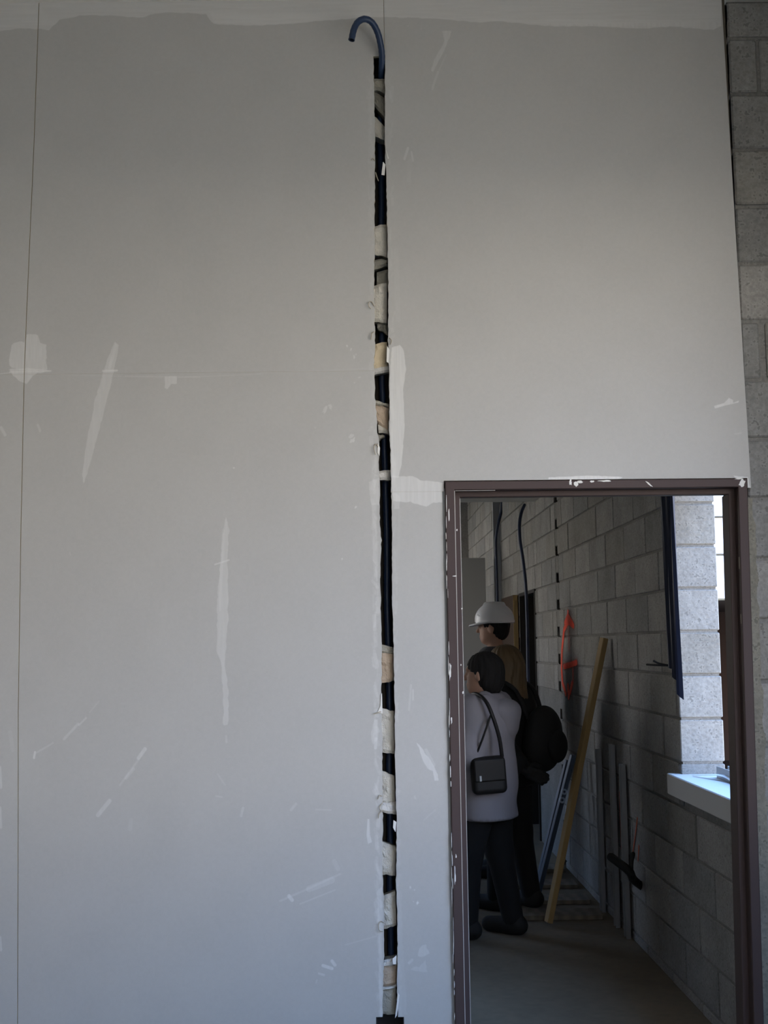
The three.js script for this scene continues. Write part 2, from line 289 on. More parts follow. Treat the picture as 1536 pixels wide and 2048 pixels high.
// core: back sheet and studs inside the wall (the hollow behind the chase stays dark)
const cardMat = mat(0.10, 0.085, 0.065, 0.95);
part(wallFront, 'back_sheet', mergeGeometries([box(-4.4, 0.21, 0, CEIL, -0.12, -0.11), box(0.21, 1.2, DT - 0.02, CEIL, -0.12, -0.11)]), plasterMat);
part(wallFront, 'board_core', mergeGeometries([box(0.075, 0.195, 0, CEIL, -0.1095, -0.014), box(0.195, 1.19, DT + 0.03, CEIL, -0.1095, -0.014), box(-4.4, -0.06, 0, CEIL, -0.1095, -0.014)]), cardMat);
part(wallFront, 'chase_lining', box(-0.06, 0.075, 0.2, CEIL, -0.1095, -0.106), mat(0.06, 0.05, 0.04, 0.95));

// plaster plugs left in the chase: [top-left y, top-right y, bottom-right y, bottom-left y, tone, inset left px, inset right px]
const plugBump = { bumpMap: concreteBump.clone(), bumpScale: 0.003 }; plugBump.bumpMap.repeat.set(4, 4); plugBump.bumpMap.needsUpdate = true;
const plugTones = [mat(0.55, 0.52, 0.46, 0.95, plugBump), mat(0.66, 0.55, 0.38, 0.95, plugBump), mat(0.46, 0.36, 0.27, 0.95, plugBump), mat(0.34, 0.32, 0.27, 0.95, plugBump), mat(0.6, 0.58, 0.55, 0.95, plugBump)];
const edgeX = (tab, y) => { for (let i = 0; i < tab.length - 1; i++) if (y <= tab[i + 1][1]) { const t = (y - tab[i][1]) / (tab[i + 1][1] - tab[i][1]); return tab[i][0] + (tab[i + 1][0] - tab[i][0]) * Math.max(0, t); } return tab[tab.length - 1][0]; };
function plug(tl, tr, br, bl, tone, il = 0, ir = 0, depth = 0.02) {
  const nu = 7, nv = Math.max(4, Math.round(((bl + br) - (tl + tr)) / 2 / 7)), V = [], I = [], s0 = rnd() * 50;
  for (let j = 0; j <= nv; j++) for (let i = 0; i <= nu; i++) {
    const u = i / nu, v = j / nv, y = (tl + (tr - tl) * u) * (1 - v) + (bl + (br - bl) * u) * v;
    const xl = edgeX(slotL, y) + il - 3, xr = edgeX(slotR, y) + 3 - ir, x = xl + (xr - xl) * u;
    const e = Math.min(v, 1 - v) * nv, dip = 0.006 * Math.pow(2 * u - 1, 2) * (u > 0.5 ? 1.6 : 0.4);
    const z = -depth - dip - (e < 1 ? 0.006 * (1 - e) : 0) + 0.007 * (vnoise(s0 + u * 3, y / 9, 4096, 71) - 0.5);
    const p = at(x, y + 3 * (vnoise(s0 + u * 4, v, 4096, 72) - 0.5) * (e < 0.5 ? 1 : 0), 0); V.push(p.x, p.y, z);
  }
  const W = nu + 1, F = (nv + 1) * W; for (let k = 0; k < F; k++) V.push(V[k * 3], V[k * 3 + 1] + (k < W ? -0.004 : k >= F - W ? 0.004 : 0), -0.078);
  const q = (a, b, c, d) => I.push(a, b, c, a, c, d);
  for (let j = 0; j < nv; j++) for (let i = 0; i < nu; i++) { const a = j * W + i; q(a, a + W, a + W + 1, a + 1); }
  for (let i = 0; i < nu; i++) { q(i, i + 1, F + i + 1, F + i); const b = nv * W + i; q(b + 1, b, F + b, F + b + 1); }
  for (let j = 0; j < nv; j++) { const a = j * W; q(a + W, a, F + a, F + a + W); const b = j * W + nu; q(b, b + W, F + b + W, F + b); }
  const g = new THREE.BufferGeometry(); g.setAttribute('position', new THREE.Float32BufferAttribute(V, 3)); g.setIndex(I);
  const ng = g.toNonIndexed(); ng.computeVertexNormals(); metricUVsoft(ng); return part(wallFront, 'plaster_plug', ng, plugTones[tone]);
}
function metricUVsoft(g) { const p = g.attributes.position, u = new Float32Array(p.count * 2); for (let i = 0; i < p.count; i++) { u[2 * i] = p.getX(i); u[2 * i + 1] = p.getY(i); } g.setAttribute('uv', new THREE.BufferAttribute(u, 2)); }
for (const a of [[150, 150, 180, 172, 3], [172, 186, 230, 200, 3, 0, -1, 0.034], [224, 246, 274, 266, 0, 0, 3], [448, 442, 508, 504, 0, 1, 3], [512, 511, 524, 532, 3, 0, 2, 0.03], [536, 528, 575, 570, 3, 8, 0, 0.045], [568, 560, 642, 640, 0, 1, 6], [640, 642, 662, 652, 3, 8, 2, 0.04], [686, 678, 728, 734, 1, 1, 5], [732, 724, 738, 746, 4, 0, 0, 0.026], [797, 806, 812, 806, 3, 2, 2, 0.016], [806, 812, 864, 842, 2, 1, 4], [843, 838, 865, 862, 0, 5, 3, 0.024], [864, 866, 870, 880, 3, 0, 12, 0.03], [940, 936, 957, 959, 4, 1, 1], [1289, 1296, 1310, 1305, 3, 0, 2, 0.02], [1302, 1308, 1362, 1368, 2, 1, 2], [1416, 1424, 1510, 1505, 0, 1, 4], [1543, 1553, 1612, 1610, 0, 1, 5], [1608, 1606, 1632, 1626, 4, 1, 3, 0.015], [1686, 1696, 1756, 1752, 0, 1, 4], [1795, 1786, 1856, 1862, 0, 1, 5], [1925, 1917, 1934, 1938, 4, 0, 0, 0.014], [1937, 1936, 1974, 1980, 2, 0, 3], [1979, 1973, 1978, 1984, 4, 0, 4, 0.012], [1984, 1980, 2034, 2034, 3, -1, 5]]) plug(...a);
const i_mat = mat(0.42, 0.37, 0.29, 0.95);
// torn slivers of board paper on the lips
{
  const slivers = [[[766, 324], [771, 330], [769, 351], [763, 350]], [[769, 285], [772, 300], [778, 318], [775, 318]], [[774, 692], [779, 700], [777, 726], [773, 724]], [[762, 1390], [764, 1386], [765, 1427], [755, 1425], [761, 1412]], [[756, 886], [760, 896], [759, 912], [755, 906]], [[787, 1640], [793, 1644], [791, 1664], [786, 1655]], [[785, 1917], [793, 1910], [792, 1928], [786, 1928]], [[796, 1985], [799, 1990], [794, 2030], [790, 2036]]];
  for (const s of slivers) {
    const sp = new THREE.Shape(s.map((p) => { const v = at(...p); return new THREE.Vector2(v.x, v.y); })), g = new THREE.ExtrudeGeometry(sp, { depth: 0.002, bevelEnabled: false });
    g.translate(0, 0, 0.0008); part(wallFront, 'paper_sliver', g, fillerMat);
  }
  // frayed paper standing off the lips
  const curls = [[[748, 612], [743, 604], [738, 606], [738, 614], [742, 618]], [[748, 664], [744, 668], [742, 680]], [[779, 676], [783, 682], [781, 690]], [[757, 895], [752, 888], [748, 896], [751, 910]], [[763, 1423], [755, 1425], [748, 1427]], [[764, 1592], [759, 1590], [756, 1598]], [[765, 1606], [759, 1614], [762, 1622]], [[766, 1620], [758, 1628], [757, 1636]], [[768, 1845], [761, 1842], [757, 1850], [759, 1860], [766, 1862]], [[750, 322], [745, 318], [742, 322]], [[751, 345], [754, 356], [757, 363]]];
  for (const c of curls) part(wallFront, 'paper_curl', new THREE.TubeGeometry(new THREE.CatmullRomCurve3(c.map(([x, y], i) => { const v = at(x, y); v.z = 0.001 + 0.006 * Math.sin(i / (c.length - 1) * 2.4); return v; })), 14, 0.0016, 5), i_mat);
}
part(wallFront, 'joint_filler', box(0.186, 0.2065, 0, JY + 0.01, -0.0129, -0.0045), mat(0.36, 0.37, 0.38, 0.95));
// filler squeezed out between the strip and the door frame
{
  const gs = []; for (let y = 0.45; y < 2.09; y += rr(0.012, 0.05)) { if (rnd() < 0.35) continue; const g = new THREE.SphereGeometry(1, 6, 5); g.scale(rr(0.0008, 0.0017), rr(0.008, 0.035), 0.002); g.translate(0.2015 + rr(-0.001, 0.003), y, 0.011); gs.push(g); }
  part(wallFront, 'filler_bead', mergeGeometries(gs), fillerMat);
  const ragged = (x, y, w, h, rot = 0) => { const p = at(x, y, 0.012), o = []; for (let k = 0; k < 14; k++) { const q = k / 14 * 6.283, m = rr(0.6, 1.15), u = Math.cos(q) * w / 610 * m, v = Math.sin(q) * h / 610 * m; o.push(new THREE.Vector2(p.x + u * Math.cos(rot) - v * Math.sin(rot), p.y + u * Math.sin(rot) + v * Math.cos(rot))); } const g = new THREE.ExtrudeGeometry(new THREE.Shape(o), { depth: 0.0012, bevelEnabled: false }); g.translate(0, 0, 0.0121); return g; };
  const hs = [[1141, 965, 3, 6], [1152, 968, 5, 7], [1160, 964, 7, 3], [1184, 963, 5, 2.5], [1210, 962, 14, 2], [1298, 968, 9, 1.6, -0.7], [1484, 966, 7, 8], [1478, 957, 9, 2]].map((q) => ragged(...q));
  part(wallFront, 'filler_splash', mergeGeometries(hs), fillerMat);
}
// dark square cut for a socket box at the foot of the chase
{
  const y = bottomL[1]; const g = [box(bx, bx2, y - 0.07, y, -0.075, -0.07), box(bx, bx + 0.003, y - 0.07, y, -0.07, -0.002), box(bx2 - 0.003, bx2, y - 0.07, y, -0.07, -0.002), box(bx, bx2, y - 0.073, y - 0.07, -0.07, -0.002)];
  part(wallFront, 'socket_box', mergeGeometries(g), black);
}

// ---------------------------------------------------------------- block walls
const holes = [];   // open joints and putlog gaps are left out of the courses
function courses(group, len0, len1, y1, open, opts = {}) {   // blocks in local axes: along -z from len0 to len1, face at x = 0, thickness .2
  const jw = 0.012; let count = 0;
  for (let k = 0; ; k++) {
    const ya = k ? 0.05 + 0.2 * (k - 1) : 0, yb = Math.min(0.05 + 0.2 * k, y1); if (ya >= y1 - 0.02) break;
    let cuts = [[len0, len1]];
    for (const o of open) if (o.y0 < yb - 0.03 && o.y1 > ya + 0.03) cuts = cuts.flatMap(([a, b]) => o.s1 <= a || o.s0 >= b ? [[a, b]] : [[a, o.s0], [o.s1, b]].filter(([p, q]) => q - p > 0.05));
    for (const [a, b] of cuts) {
      const off = (k % 2) * 0.25; let s = a;
      while (s < b - 0.01) {
        let e = Math.min(b, (Math.floor((s - off + 0.001) / 0.5) + 1) * 0.5 + off); if (b - e < 0.09) e = b;
        if (!opts.skip || !opts.skip(s, e, ya, yb)) {
          const gapL = s > a ? jw / 2 : 0, gapR = e < b ? jw / 2 : 0, v = hash(k, Math.round(s * 100), 9);
          const op = opts.wide ? opts.wide(k, s, e) : 0, dx = (hash(k, Math.round(s * 100), 4) - 0.5) * 0.005;
          const g = bevelBox(dx, 0.2, ya + (k ? jw / 2 : 0), yb - jw / 2, -(e - gapR), -(s + gapL + op), 0.004, v * 7.3, v * 3.1);
          part(group, 'block', g, blockMats[Math.floor(v * 3.999)]); count++;
        }
        s = e;
      }
    }
  }
  return count;
}
const wallRight = struct('wall_right', 'long bare concrete block wall running back beyond the doorway', 'wall');
wallRight.position.set(RX, 0, 0); wallRight.rotation.y = RA;
const WIN = { s0: 0.35, s1: 1.70, y0: 0.93, y1: 2.45 }, DOOR = { s0: 6.15, s1: 7.1, y0: -1, y1: 2.06 };
const nb = courses(wallRight, 0.1, 12.1, 3.62, [WIN, DOOR, { s0: 4.95, s1: 5.07, y0: -1, y1: 9 }], {
  skip: (s, e, ya, yb) => (e < 5.9 && ya > 2.7) || (s > 5 && ya < 1.2) || (s > 8.5 && ya < 2.2),
  wide: (k, s) => (k > 2 && k < 8 && Math.abs(s - (1.75 + (7 - k) * 0.25)) < 0.13 && k < 7) ? 0.03 : 0,
});
const mb = (s0, s1, y0, y1, x0 = 0.008, x1 = 0.192) => box(x0, x1, y0, y1, -s1, -s0);
part(wallRight, 'mortar', mergeGeometries([mb(0.1, WIN.s0 - 0.006, 0, 3.62), mb(WIN.s0 - 0.006, WIN.s1 + 0.006, 0, WIN.y0 - 0.01), mb(WIN.s0 - 0.006, WIN.s1 + 0.006, WIN.y1 + 0.006, 3.62), mb(WIN.s1 + 0.006, 4.95, 0, 3.62), mb(4.95, 5.07, 0, 3.62, 0.1), mb(5.07, DOOR.s0 - 0.006, 0, 3.62), mb(DOOR.s0 - 0.006, DOOR.s1 + 0.006, DOOR.y1 + 0.006, 3.62), mb(DOOR.s1 + 0.006, 12.1, 0, 3.62)]), mortarMat);
// half-height fillers between the toothing gaps of the upright joint
for (let k = 1; k < 18; k++) { const ya = 0.05 + 0.2 * (k - 1); part(wallRight, 'mortar_pad', bevelBox(0.002, 0.1, ya + 0.075, ya + 0.2, -5.07, -4.95, 0.004), mortarMat); }

// block wall in the plane of the partition, right of the door
const wallFR = struct('wall_front_right', 'strip of rough concrete blocks right of the door frame', 'wall');
wallFR.rotation.y = Math.PI / 2; wallFR.position.set(1.205, 0, -0.035);   // local -z -> world -x ; local x -> world -z
{
  const g2 = new THREE.Group();
  const jw = 0.012;
  for (let k = 0; k < 20; k++) {
    const ya = k ? 0.07 + 0.2 * (k - 1) : 0, yb = Math.min(0.07 + 0.2 * k, CEIL); if (ya > CEIL - 0.03) break;
    const xs = k === 18 ? [0, 0.1, 0.39] : k === 13 ? [0, 0.07, 0.39] : k < 12 && k % 2 ? [0, 0.14, 0.39] : [0, 0.3, 0.39], jx = k === 13 ? 0.022 : jw;
    for (let i = 0; i < xs.length - 1; i++) {
      const v = hash(k, i, 77), g = bevelBox((hash(k, i, 78) - 0.5) * 0.006, 0.07, ya + jw / 2, yb - jw / 2, xs[i] + (i ? jx / 2 : 0), xs[i + 1] - jx / 2, 0.005, v * 5, v * 3);
      part(wallFR, 'block', g, blockMats[Math.floor(v * 3.999)]);
    }
  }
  part(wallFR, 'mortar', box(0.009, 0.0695, 0, CEIL, 0, 0.39), mortarMat);
}

// mortar packed between the frame and the blocks
{
  const o0 = [], o1 = []; for (let y = 0; y < 2.1; y += 0.03) { o0.push(new THREE.Vector2(1.184 - (2.1 - y) * 0.012, y)); o1.unshift(new THREE.Vector2(1.218 + rr(-0.006, 0.006), y)); }
  const eg = new THREE.ExtrudeGeometry(new THREE.Shape([...o0, ...o1]), { depth: 0.03, bevelEnabled: false }); eg.translate(0, 0, -0.058); const g = [eg];
  part(wallFR, 'mortar_packing', mergeGeometries(g), mat(0.30, 0.28, 0.23, 0.97, { map: concreteTex, bumpMap: concreteBump, bumpScale: 0.004 }));
  const o = wallFR.children[wallFR.children.length - 1];
  // undo the wall's own turn and place so that the packing is given in room coordinates
  const inv = new THREE.Matrix4().compose(wallFR.position, wallFR.quaternion, new THREE.Vector3(1, 1, 1)).invert(); inv.decompose(o.position, o.quaternion, o.scale);
}

// ---------------------------------------------------------------- steel door frame
const door1 = struct('door_1', 'brown painted steel door frame without a door leaf', 'door frame');
const PROFILE = [[0, -0.03], [0, 0.009], [0.003, 0.012], [0.029, 0.012], [0.031, 0.010], [0.031, -0.033], [0.032, -0.035], [0.049, -0.035], [0.051, -0.037], [0.051, -0.112], [0.0, -0.112]];
function jamb(xb, xt, dir, yTop) {   // profile swept upright from (xb,0) to (xt,yTop), mitred at 45 degrees
  const V = [], I = [], n = PROFILE.length;
  for (const e of [0, 1]) for (const [u, z] of PROFILE) V.push((e ? xt : xb) + dir * u, e ? yTop - u * 0.9 : 0, z);
  for (let i = 0; i < n; i++) { const a = i, b = (i + 1) % n; dir > 0 ? I.push(a, b, n + b, a, n + b, n + a) : I.push(a, n + b, b, a, n + a, n + b); }
  return done(V, I);
}
const HEADP = PROFILE.map(([u, z]) => [u * 0.9, Math.max(z, -0.07)]);
function headGeo(x0, x1, yTop) {
  const PROFILE = HEADP, V = [], I = [], n = PROFILE.length;
  for (const e of [0, 1]) for (const [u, z] of PROFILE) V.push(e ? x1 - u / 0.9 : x0 + u / 0.9, yTop - u, z);
  for (let i = 0; i < n; i++) { const a = i, b = (i + 1) % n; I.push(a, n + b, b, a, n + a, n + b); }
  return done(V, I);
}
function done(V, I) { const g = new THREE.BufferGeometry(); g.setAttribute('position', new THREE.Float32BufferAttribute(V, 3)); g.setIndex(I); const q = g.toNonIndexed(); q.computeVertexNormals(); metricUVsoft(q); return q; }
part(door1, 'jamb', jamb(DL + 0.002, DL - 0.004, 1, DT), steelBrown);
part(door1, 'jamb', jamb(DRb, DRt, -1, DT), steelBrown);
part(door1, 'head', headGeo(DL - 0.004, DRt, DT), steelBrown);
// pale bars imitating light caught on the left jamb and head folds, and the hinge lugs on the right
part(door1, 'edge_highlight', mergeGeometries([bar(new THREE.Vector3(DL + 0.0327, 0.2, 0.0108), new THREE.Vector3(DL + 0.0270, DT - 0.031, 0.0108), 0.0022, 0.0022), bar(new THREE.Vector3(DL + 0.0527, 0.2, -0.0362), new THREE.Vector3(DL + 0.0470, DT - 0.051, -0.0362), 0.0020, 0.0020), bar(new THREE.Vector3(DL + 0.03, DT - 0.031, 0.0110), new THREE.Vector3(DL + 0.16, DT - 0.031, 0.0110), 0.0014, 0.0014)]), edgeHighlight);
for (const [x, y] of [[1482, 1126], [1486, 1240]]) { const p = at(x, y, 0.0), g = new RoundedBoxGeometry(0.006, 0.04, 0.012, 1, 0.0015); g.translate(p.x - 0.003, p.y, -0.002); part(door1, 'hinge_lug', g, mat(0.16, 0.12, 0.09, 0.5)); }
// scratches and filler smears on the left jamb
{
  const gs = []; for (const [x, y, w, h] of [[914, 1060, 1.2, 2.4], [909, 1152, 4, 1.2], [898, 1030, 1.2, 14], [900, 1345, 1.8, 18], [901, 1335, 2, 8], [903, 1440, 1.2, 8], [912, 1712, 1.2, 4], [910, 1752, 1.4, 18], [922, 1330, 1, 2], [926, 1385, 1.5, 3], [924, 1217, 1.5, 2]]) { const p = at(x, y, 0.012), o = []; for (let k = 0; k < 12; k++) { const q = k / 12 * 6.283, m = rr(0.55, 1.2); o.push(new THREE.Vector2(p.x + Math.cos(q) * w / 610 * m, p.y + Math.sin(q) * h / 610 * m)); } const g = new THREE.ExtrudeGeometry(new THREE.Shape(o), { depth: 0.0008, bevelEnabled: false }); g.translate(0, 0, 0.0121); gs.push(g); }
  part(door1, 'filler_smear', mergeGeometries(gs), fillerMat);
}

// ---------------------------------------------------------------- window in the right wall
const win = struct('window_1', 'unglazed window opening in the block wall with a pale sill', 'window');
win.position.copy(wallRight.position); win.rotation.y = RA;
{
  const g = bevelBox(-0.055, 0.24, 0.905, 1.0, -(WIN.s1 + 0.06), -(WIN.s0 - 0.0), 0.004);
  part(win, 'sill', g, mat(0.56, 0.555, 0.55, 0.7, { bumpMap: concreteBump, bumpScale: 0.001 }));
  part(win, 'lintel', bevelBox(0.001, 0.199, WIN.y1 - 0.001, WIN.y1 + 0.006, -WIN.s1, -WIN.s0, 0.001), mortarMat);
}
// folded metal rail lying on the sill
{
  const o = root('metal_rail', 'grey metal channel lying along the window sill', 'rail');
  const a = onRight(1425, 1553, -0.1), s0 = 1.55, s1 = 0.75; o.position.copy(rightPoint(0, 1.0)); o.rotation.y = RA;
  const g = mergeGeometries([bevelBox(0.115, 0.12, 0.0, 0.05, -s0, -s1, 0.001), bevelBox(0.12, 0.165, 0.0, 0.004, -s0, -s1, 0.001), bevelBox(0.165, 0.17, 0.0, 0.05, -s0, -s1, 0.001)]);
  part(o, 'channel', g, galv);
  const p = root('plastic_strip', 'thin white plastic strip curled on the window sill', 'strip'); p.position.copy(rightPoint(0, 1.0)); p.rotation.y = RA;
  const V = [], I = [], n = 10; for (let i = 0; i <= n; i++) { const t = i / n, z = -1.60 + 0.35 * t, x = 0.02 + 0.08 * Math.sin(t * 2), y = 0.004 + 0.018 * Math.sin(t * 3.1); V.push(x, y, z, x + 0.022, y + 0.003, z, x, y - 0.002, z, x + 0.022, y + 0.001, z); }
  for (let i = 0; i < n; i++) { const a0 = i * 4, b0 = a0 + 4; for (const [m, q] of [[0, 1], [1, 3], [3, 2], [2, 0]]) I.push(a0 + m, a0 + q, b0 + q, a0 + m, b0 + q, b0 + m); }
  part(p, 'strip', done(V, I), mat(0.75, 0.76, 0.78, 0.5));
}
// dark blue plastic sheet hanging beside the window
{
  const o = root('plastic_sheet', 'dark blue plastic sheet hanging in folds beside the window', 'sheet'); o.position.copy(rightPoint(0, 0)); o.rotation.y = RA;
  const nu = 16, nv = 24, V = [], I = [], tl = onRight(1319, 992, 0.05).s, tr = onRight(1342, 992, 0.05).s;
  const yl = onRight(1329, 1335, 0.05).y, yr = onRight(1346, 1398, 0.05).y;
  for (const e of [0, 1]) for (let j = 0; j <= nv; j++) for (let i = 0; i <= nu; i++) {
    const u = i / nu, v = j / nv, pinch = 1 - 0.25 * v, s = tr + (tl - tr) * (1 - u) * pinch, yb = yl + (yr - yl) * Math.pow(u, 1.5);
    V.push(-0.035 - 0.016 * Math.sin(u * 15 + v * 1.3) - e * 0.0015, 2.44 + (yb - 2.44) * v, -s);
  }
  const W = nu + 1, F = W * (nv + 1);
  for (let j = 0; j < nv; j++) for (let i = 0; i < nu; i++) { const a = j * W + i; I.push(a, a + W, a + W + 1, a, a + W + 1, a + 1, F + a, F + a + W + 1, F + a + W, F + a, F + a + 1, F + a + W + 1); }
  part(o, 'sheet', done(V, I), mat(0.006, 0.011, 0.034, 0.6));
  const w = root('tie_wire', 'two short dark wires sticking out beside the blue sheet', 'wire');
  const q = onRight(1330, 1331, 0.02), p0 = rightPoint(q.s, q.y, 0.0);
  for (const [x, y] of [[1298, 1329], [1312, 1322]]) { const e = onRight(x, y, 0.06); part(w, 'wire', tube([p0, rightPoint((q.s + e.s) / 2, (q.y + e.y) / 2, 0.05), rightPoint(e.s, e.y, 0.07)], 0.005, 8, 6), black); }
}

// ---------------------------------------------------------------- the rooms around
const floorS = struct('floor', 'bare concrete floor slab', 'floor');
part(floorS, 'slab', box(-4.6, 1.62, -0.15, 0, -12.4, 5.9), slabMat);
const XR = 1.6;
const wallRearFront = struct('wall_rear', 'wall behind the viewpoint with large daylight openings', 'wall');
const openR = [0.55, 1.45], openL = [-3.3, -3.0], OY = [1.15, 3.12], SO = { z0: 0.75, z1: 4.4 };
part(wallRearFront, 'wall_panel', mergeGeometries([box(-4.6, 1.8, 0, OY[0], 5.6, 5.8), box(-4.6, 1.8, OY[1], 3.95, 5.6, 5.8), box(-4.6, openL[0], OY[0], OY[1], 5.6, 5.8), box(openL[1], openR[0], OY[0], OY[1], 5.6, 5.8), box(openR[1], 1.8, OY[0], OY[1], 5.6, 5.8)]), plasterMat);
const wallLeftFront = struct('wall_left', 'plain wall on the left of the front room', 'wall');
part(wallLeftFront, 'wall_panel', box(-4.6, -4.4, 0, 3.95, -0.12, 5.6), plasterMat);
const wallRightFront = struct('wall_right_front', 'plain block wall on the right of the front room', 'wall');
part(wallRightFront, 'wall_panel', mergeGeometries([box(XR - 0.005, XR + 0.2, 0, OY[0], -0.12, 5.6), box(XR - 0.005, XR + 0.2, OY[1], 3.95, -0.12, 5.6), box(XR - 0.005, XR + 0.2, OY[0], OY[1], -0.12, SO.z0), box(XR - 0.005, XR + 0.2, OY[0], OY[1], SO.z1, 5.6)]), mortarMat);
const ceilF = struct('ceiling', 'pale ceiling of the front room', 'ceiling');
part(ceilF, 'panel', box(-4.6, 1.8, CEIL, 3.95, -0.12, 5.8), ceilingMat);
const ceilB = struct('ceiling_low', 'pale low ceiling behind the doorway', 'ceiling');
part(ceilB, 'panel', box(-2.6, 1.42, 2.775, 2.88, -6.0, -0.121), ceilingMat);
part(ceilB, 'fascia', box(-2.6, 1.42, 2.88, 3.9, -6.0, -5.9), plasterMat);
const ceilC = struct('ceiling_high', 'high ceiling of the far end of the corridor', 'ceiling');
part(ceilC, 'panel', box(-2.8, 1.5, 3.6, 3.9, -12.4, -6.0), mortarMat);
const wallLB = struct('wall_left_back', 'left wall of the corridor with a daylight opening', 'wall');
const LO = { z0: -7.3, z1: -5.3, y0: 1.45, y1: 2.74 }, LP = { z0: -11.8, z1: -9.6, y0: 1.2, y1: 3.3 };
part(wallLB, 'wall_panel', mergeGeometries([box(-2.8, -2.6, 0, 3.9, LO.z1, -0.121), box(-2.8, -2.6, 0, 3.9, LP.z1, LO.z0), box(-2.8, -2.6, 0, 3.9, -12.4, LP.z0), ...[LO, LP].flatMap((q) => [box(-2.8, -2.6, 0, q.y0, q.z0, q.z1), box(-2.8, -2.6, q.y1, 3.9, q.z0, q.z1)])]), mortarMat);
const wallBack = struct('wall_back', 'far end wall of the corridor in concrete blocks', 'wall');
part(wallBack, 'wall_panel', box(-2.8, 1.5, 0, 3.9, -12.4, -12.1), mortarMat);
const wallLow = struct('wall_inner', 'grey plasterboard half-height partition at the far end of the corridor', 'wall');
part(wallLow, 'plasterboard', bevelBox(-2.6, 1.05, 0, 2.5, -8.66, -8.6, 0.003), mat(0.36, 0.355, 0.34, 0.9));
// side room behind the dark doorway
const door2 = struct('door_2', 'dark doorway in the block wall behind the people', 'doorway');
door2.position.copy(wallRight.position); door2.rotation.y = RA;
part(door2, 'shade_lining', mergeGeometries([box(-0.006, 0.206, 0, DOOR.y1, -DOOR.s1, -DOOR.s1 + 0.03), box(-0.006, 0.206, 0, DOOR.y1, -DOOR.s0 - 0.03, -DOOR.s0), box(-0.006, 0.206, DOOR.y1 - 0.03, DOOR.y1, -DOOR.s1 + 0.03, -DOOR.s0 - 0.03)]), mat(0.02, 0.016, 0.013, 0.7));  // near-black lining added, its colour standing for the unlit reveal
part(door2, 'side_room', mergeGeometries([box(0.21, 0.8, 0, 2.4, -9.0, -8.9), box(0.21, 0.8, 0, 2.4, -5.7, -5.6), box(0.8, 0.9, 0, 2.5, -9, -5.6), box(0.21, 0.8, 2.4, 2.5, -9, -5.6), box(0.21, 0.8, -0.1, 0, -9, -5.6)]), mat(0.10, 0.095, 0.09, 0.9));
{
  const leaf = part(door2, 'door_leaf', bevelBox(-0.055, -0.012, 0.01, 2.05, -8.05, -7.16, 0.002), darkWood);
  part(leaf, 'leaf_edge', bevelBox(-0.0545, -0.0125, 0.011, 2.049, -7.159, -7.15, 0.001), wood);
}

// ---------------------------------------------------------------- outside
const ground = struct('ground', 'bare earth yard outside', 'ground');
part(ground, 'yard', (() => { const s = new THREE.Shape([[-60, -60], [60, -60], [60, 60], [-60, 60]].map((p) => new THREE.Vector2(...p))); const h = new THREE.Path([[-4.55, -5.85], [1.6, -5.85], [1.6, 12.35], [-4.55, 12.35]].map((p) => new THREE.Vector2(...p))); s.holes.push(h); const g = new THREE.ShapeGeometry(s); g.rotateX(-Math.PI / 2); g.translate(0, -0.05, 0); return g; })(), mat(0.58, 0.44, 0.28, 0.97, { map: slabTex }));
{
  const b = root('building', 'white panelled building with a dark open bay across the yard', 'building'); b.position.set(0, 0, -8.1);
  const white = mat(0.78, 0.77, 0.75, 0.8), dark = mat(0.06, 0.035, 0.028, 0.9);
  let y = 2.02; for (const h of [0.45, 0.38, 0.5, 0.5, 0.5, 0.5]) { part(b, 'facade_panel', bevelBox(1.75, 7.5, y + 0.012, y + h - 0.012, -0.12, 0, 0.004), white); y += h; }
  part(b, 'backing', box(1.75, 7.5, 2.02, y, -0.2, -0.1), mat(0.45, 0.42, 0.36, 0.9));
  part(b, 'bay', mergeGeometries([box(1.75, 7.5, -0.05, 2.02, -5, -4.9), box(1.65, 1.75, -0.05, 2.05, -5, 0), box(7.5, 7.6, -0.05, 2.05, -5, 0), box(1.65, 7.6, 2.02, 2.12, -5, -0.2), box(1.75, 7.5, -0.06, -0.03, -5, 0)]), dark);
}

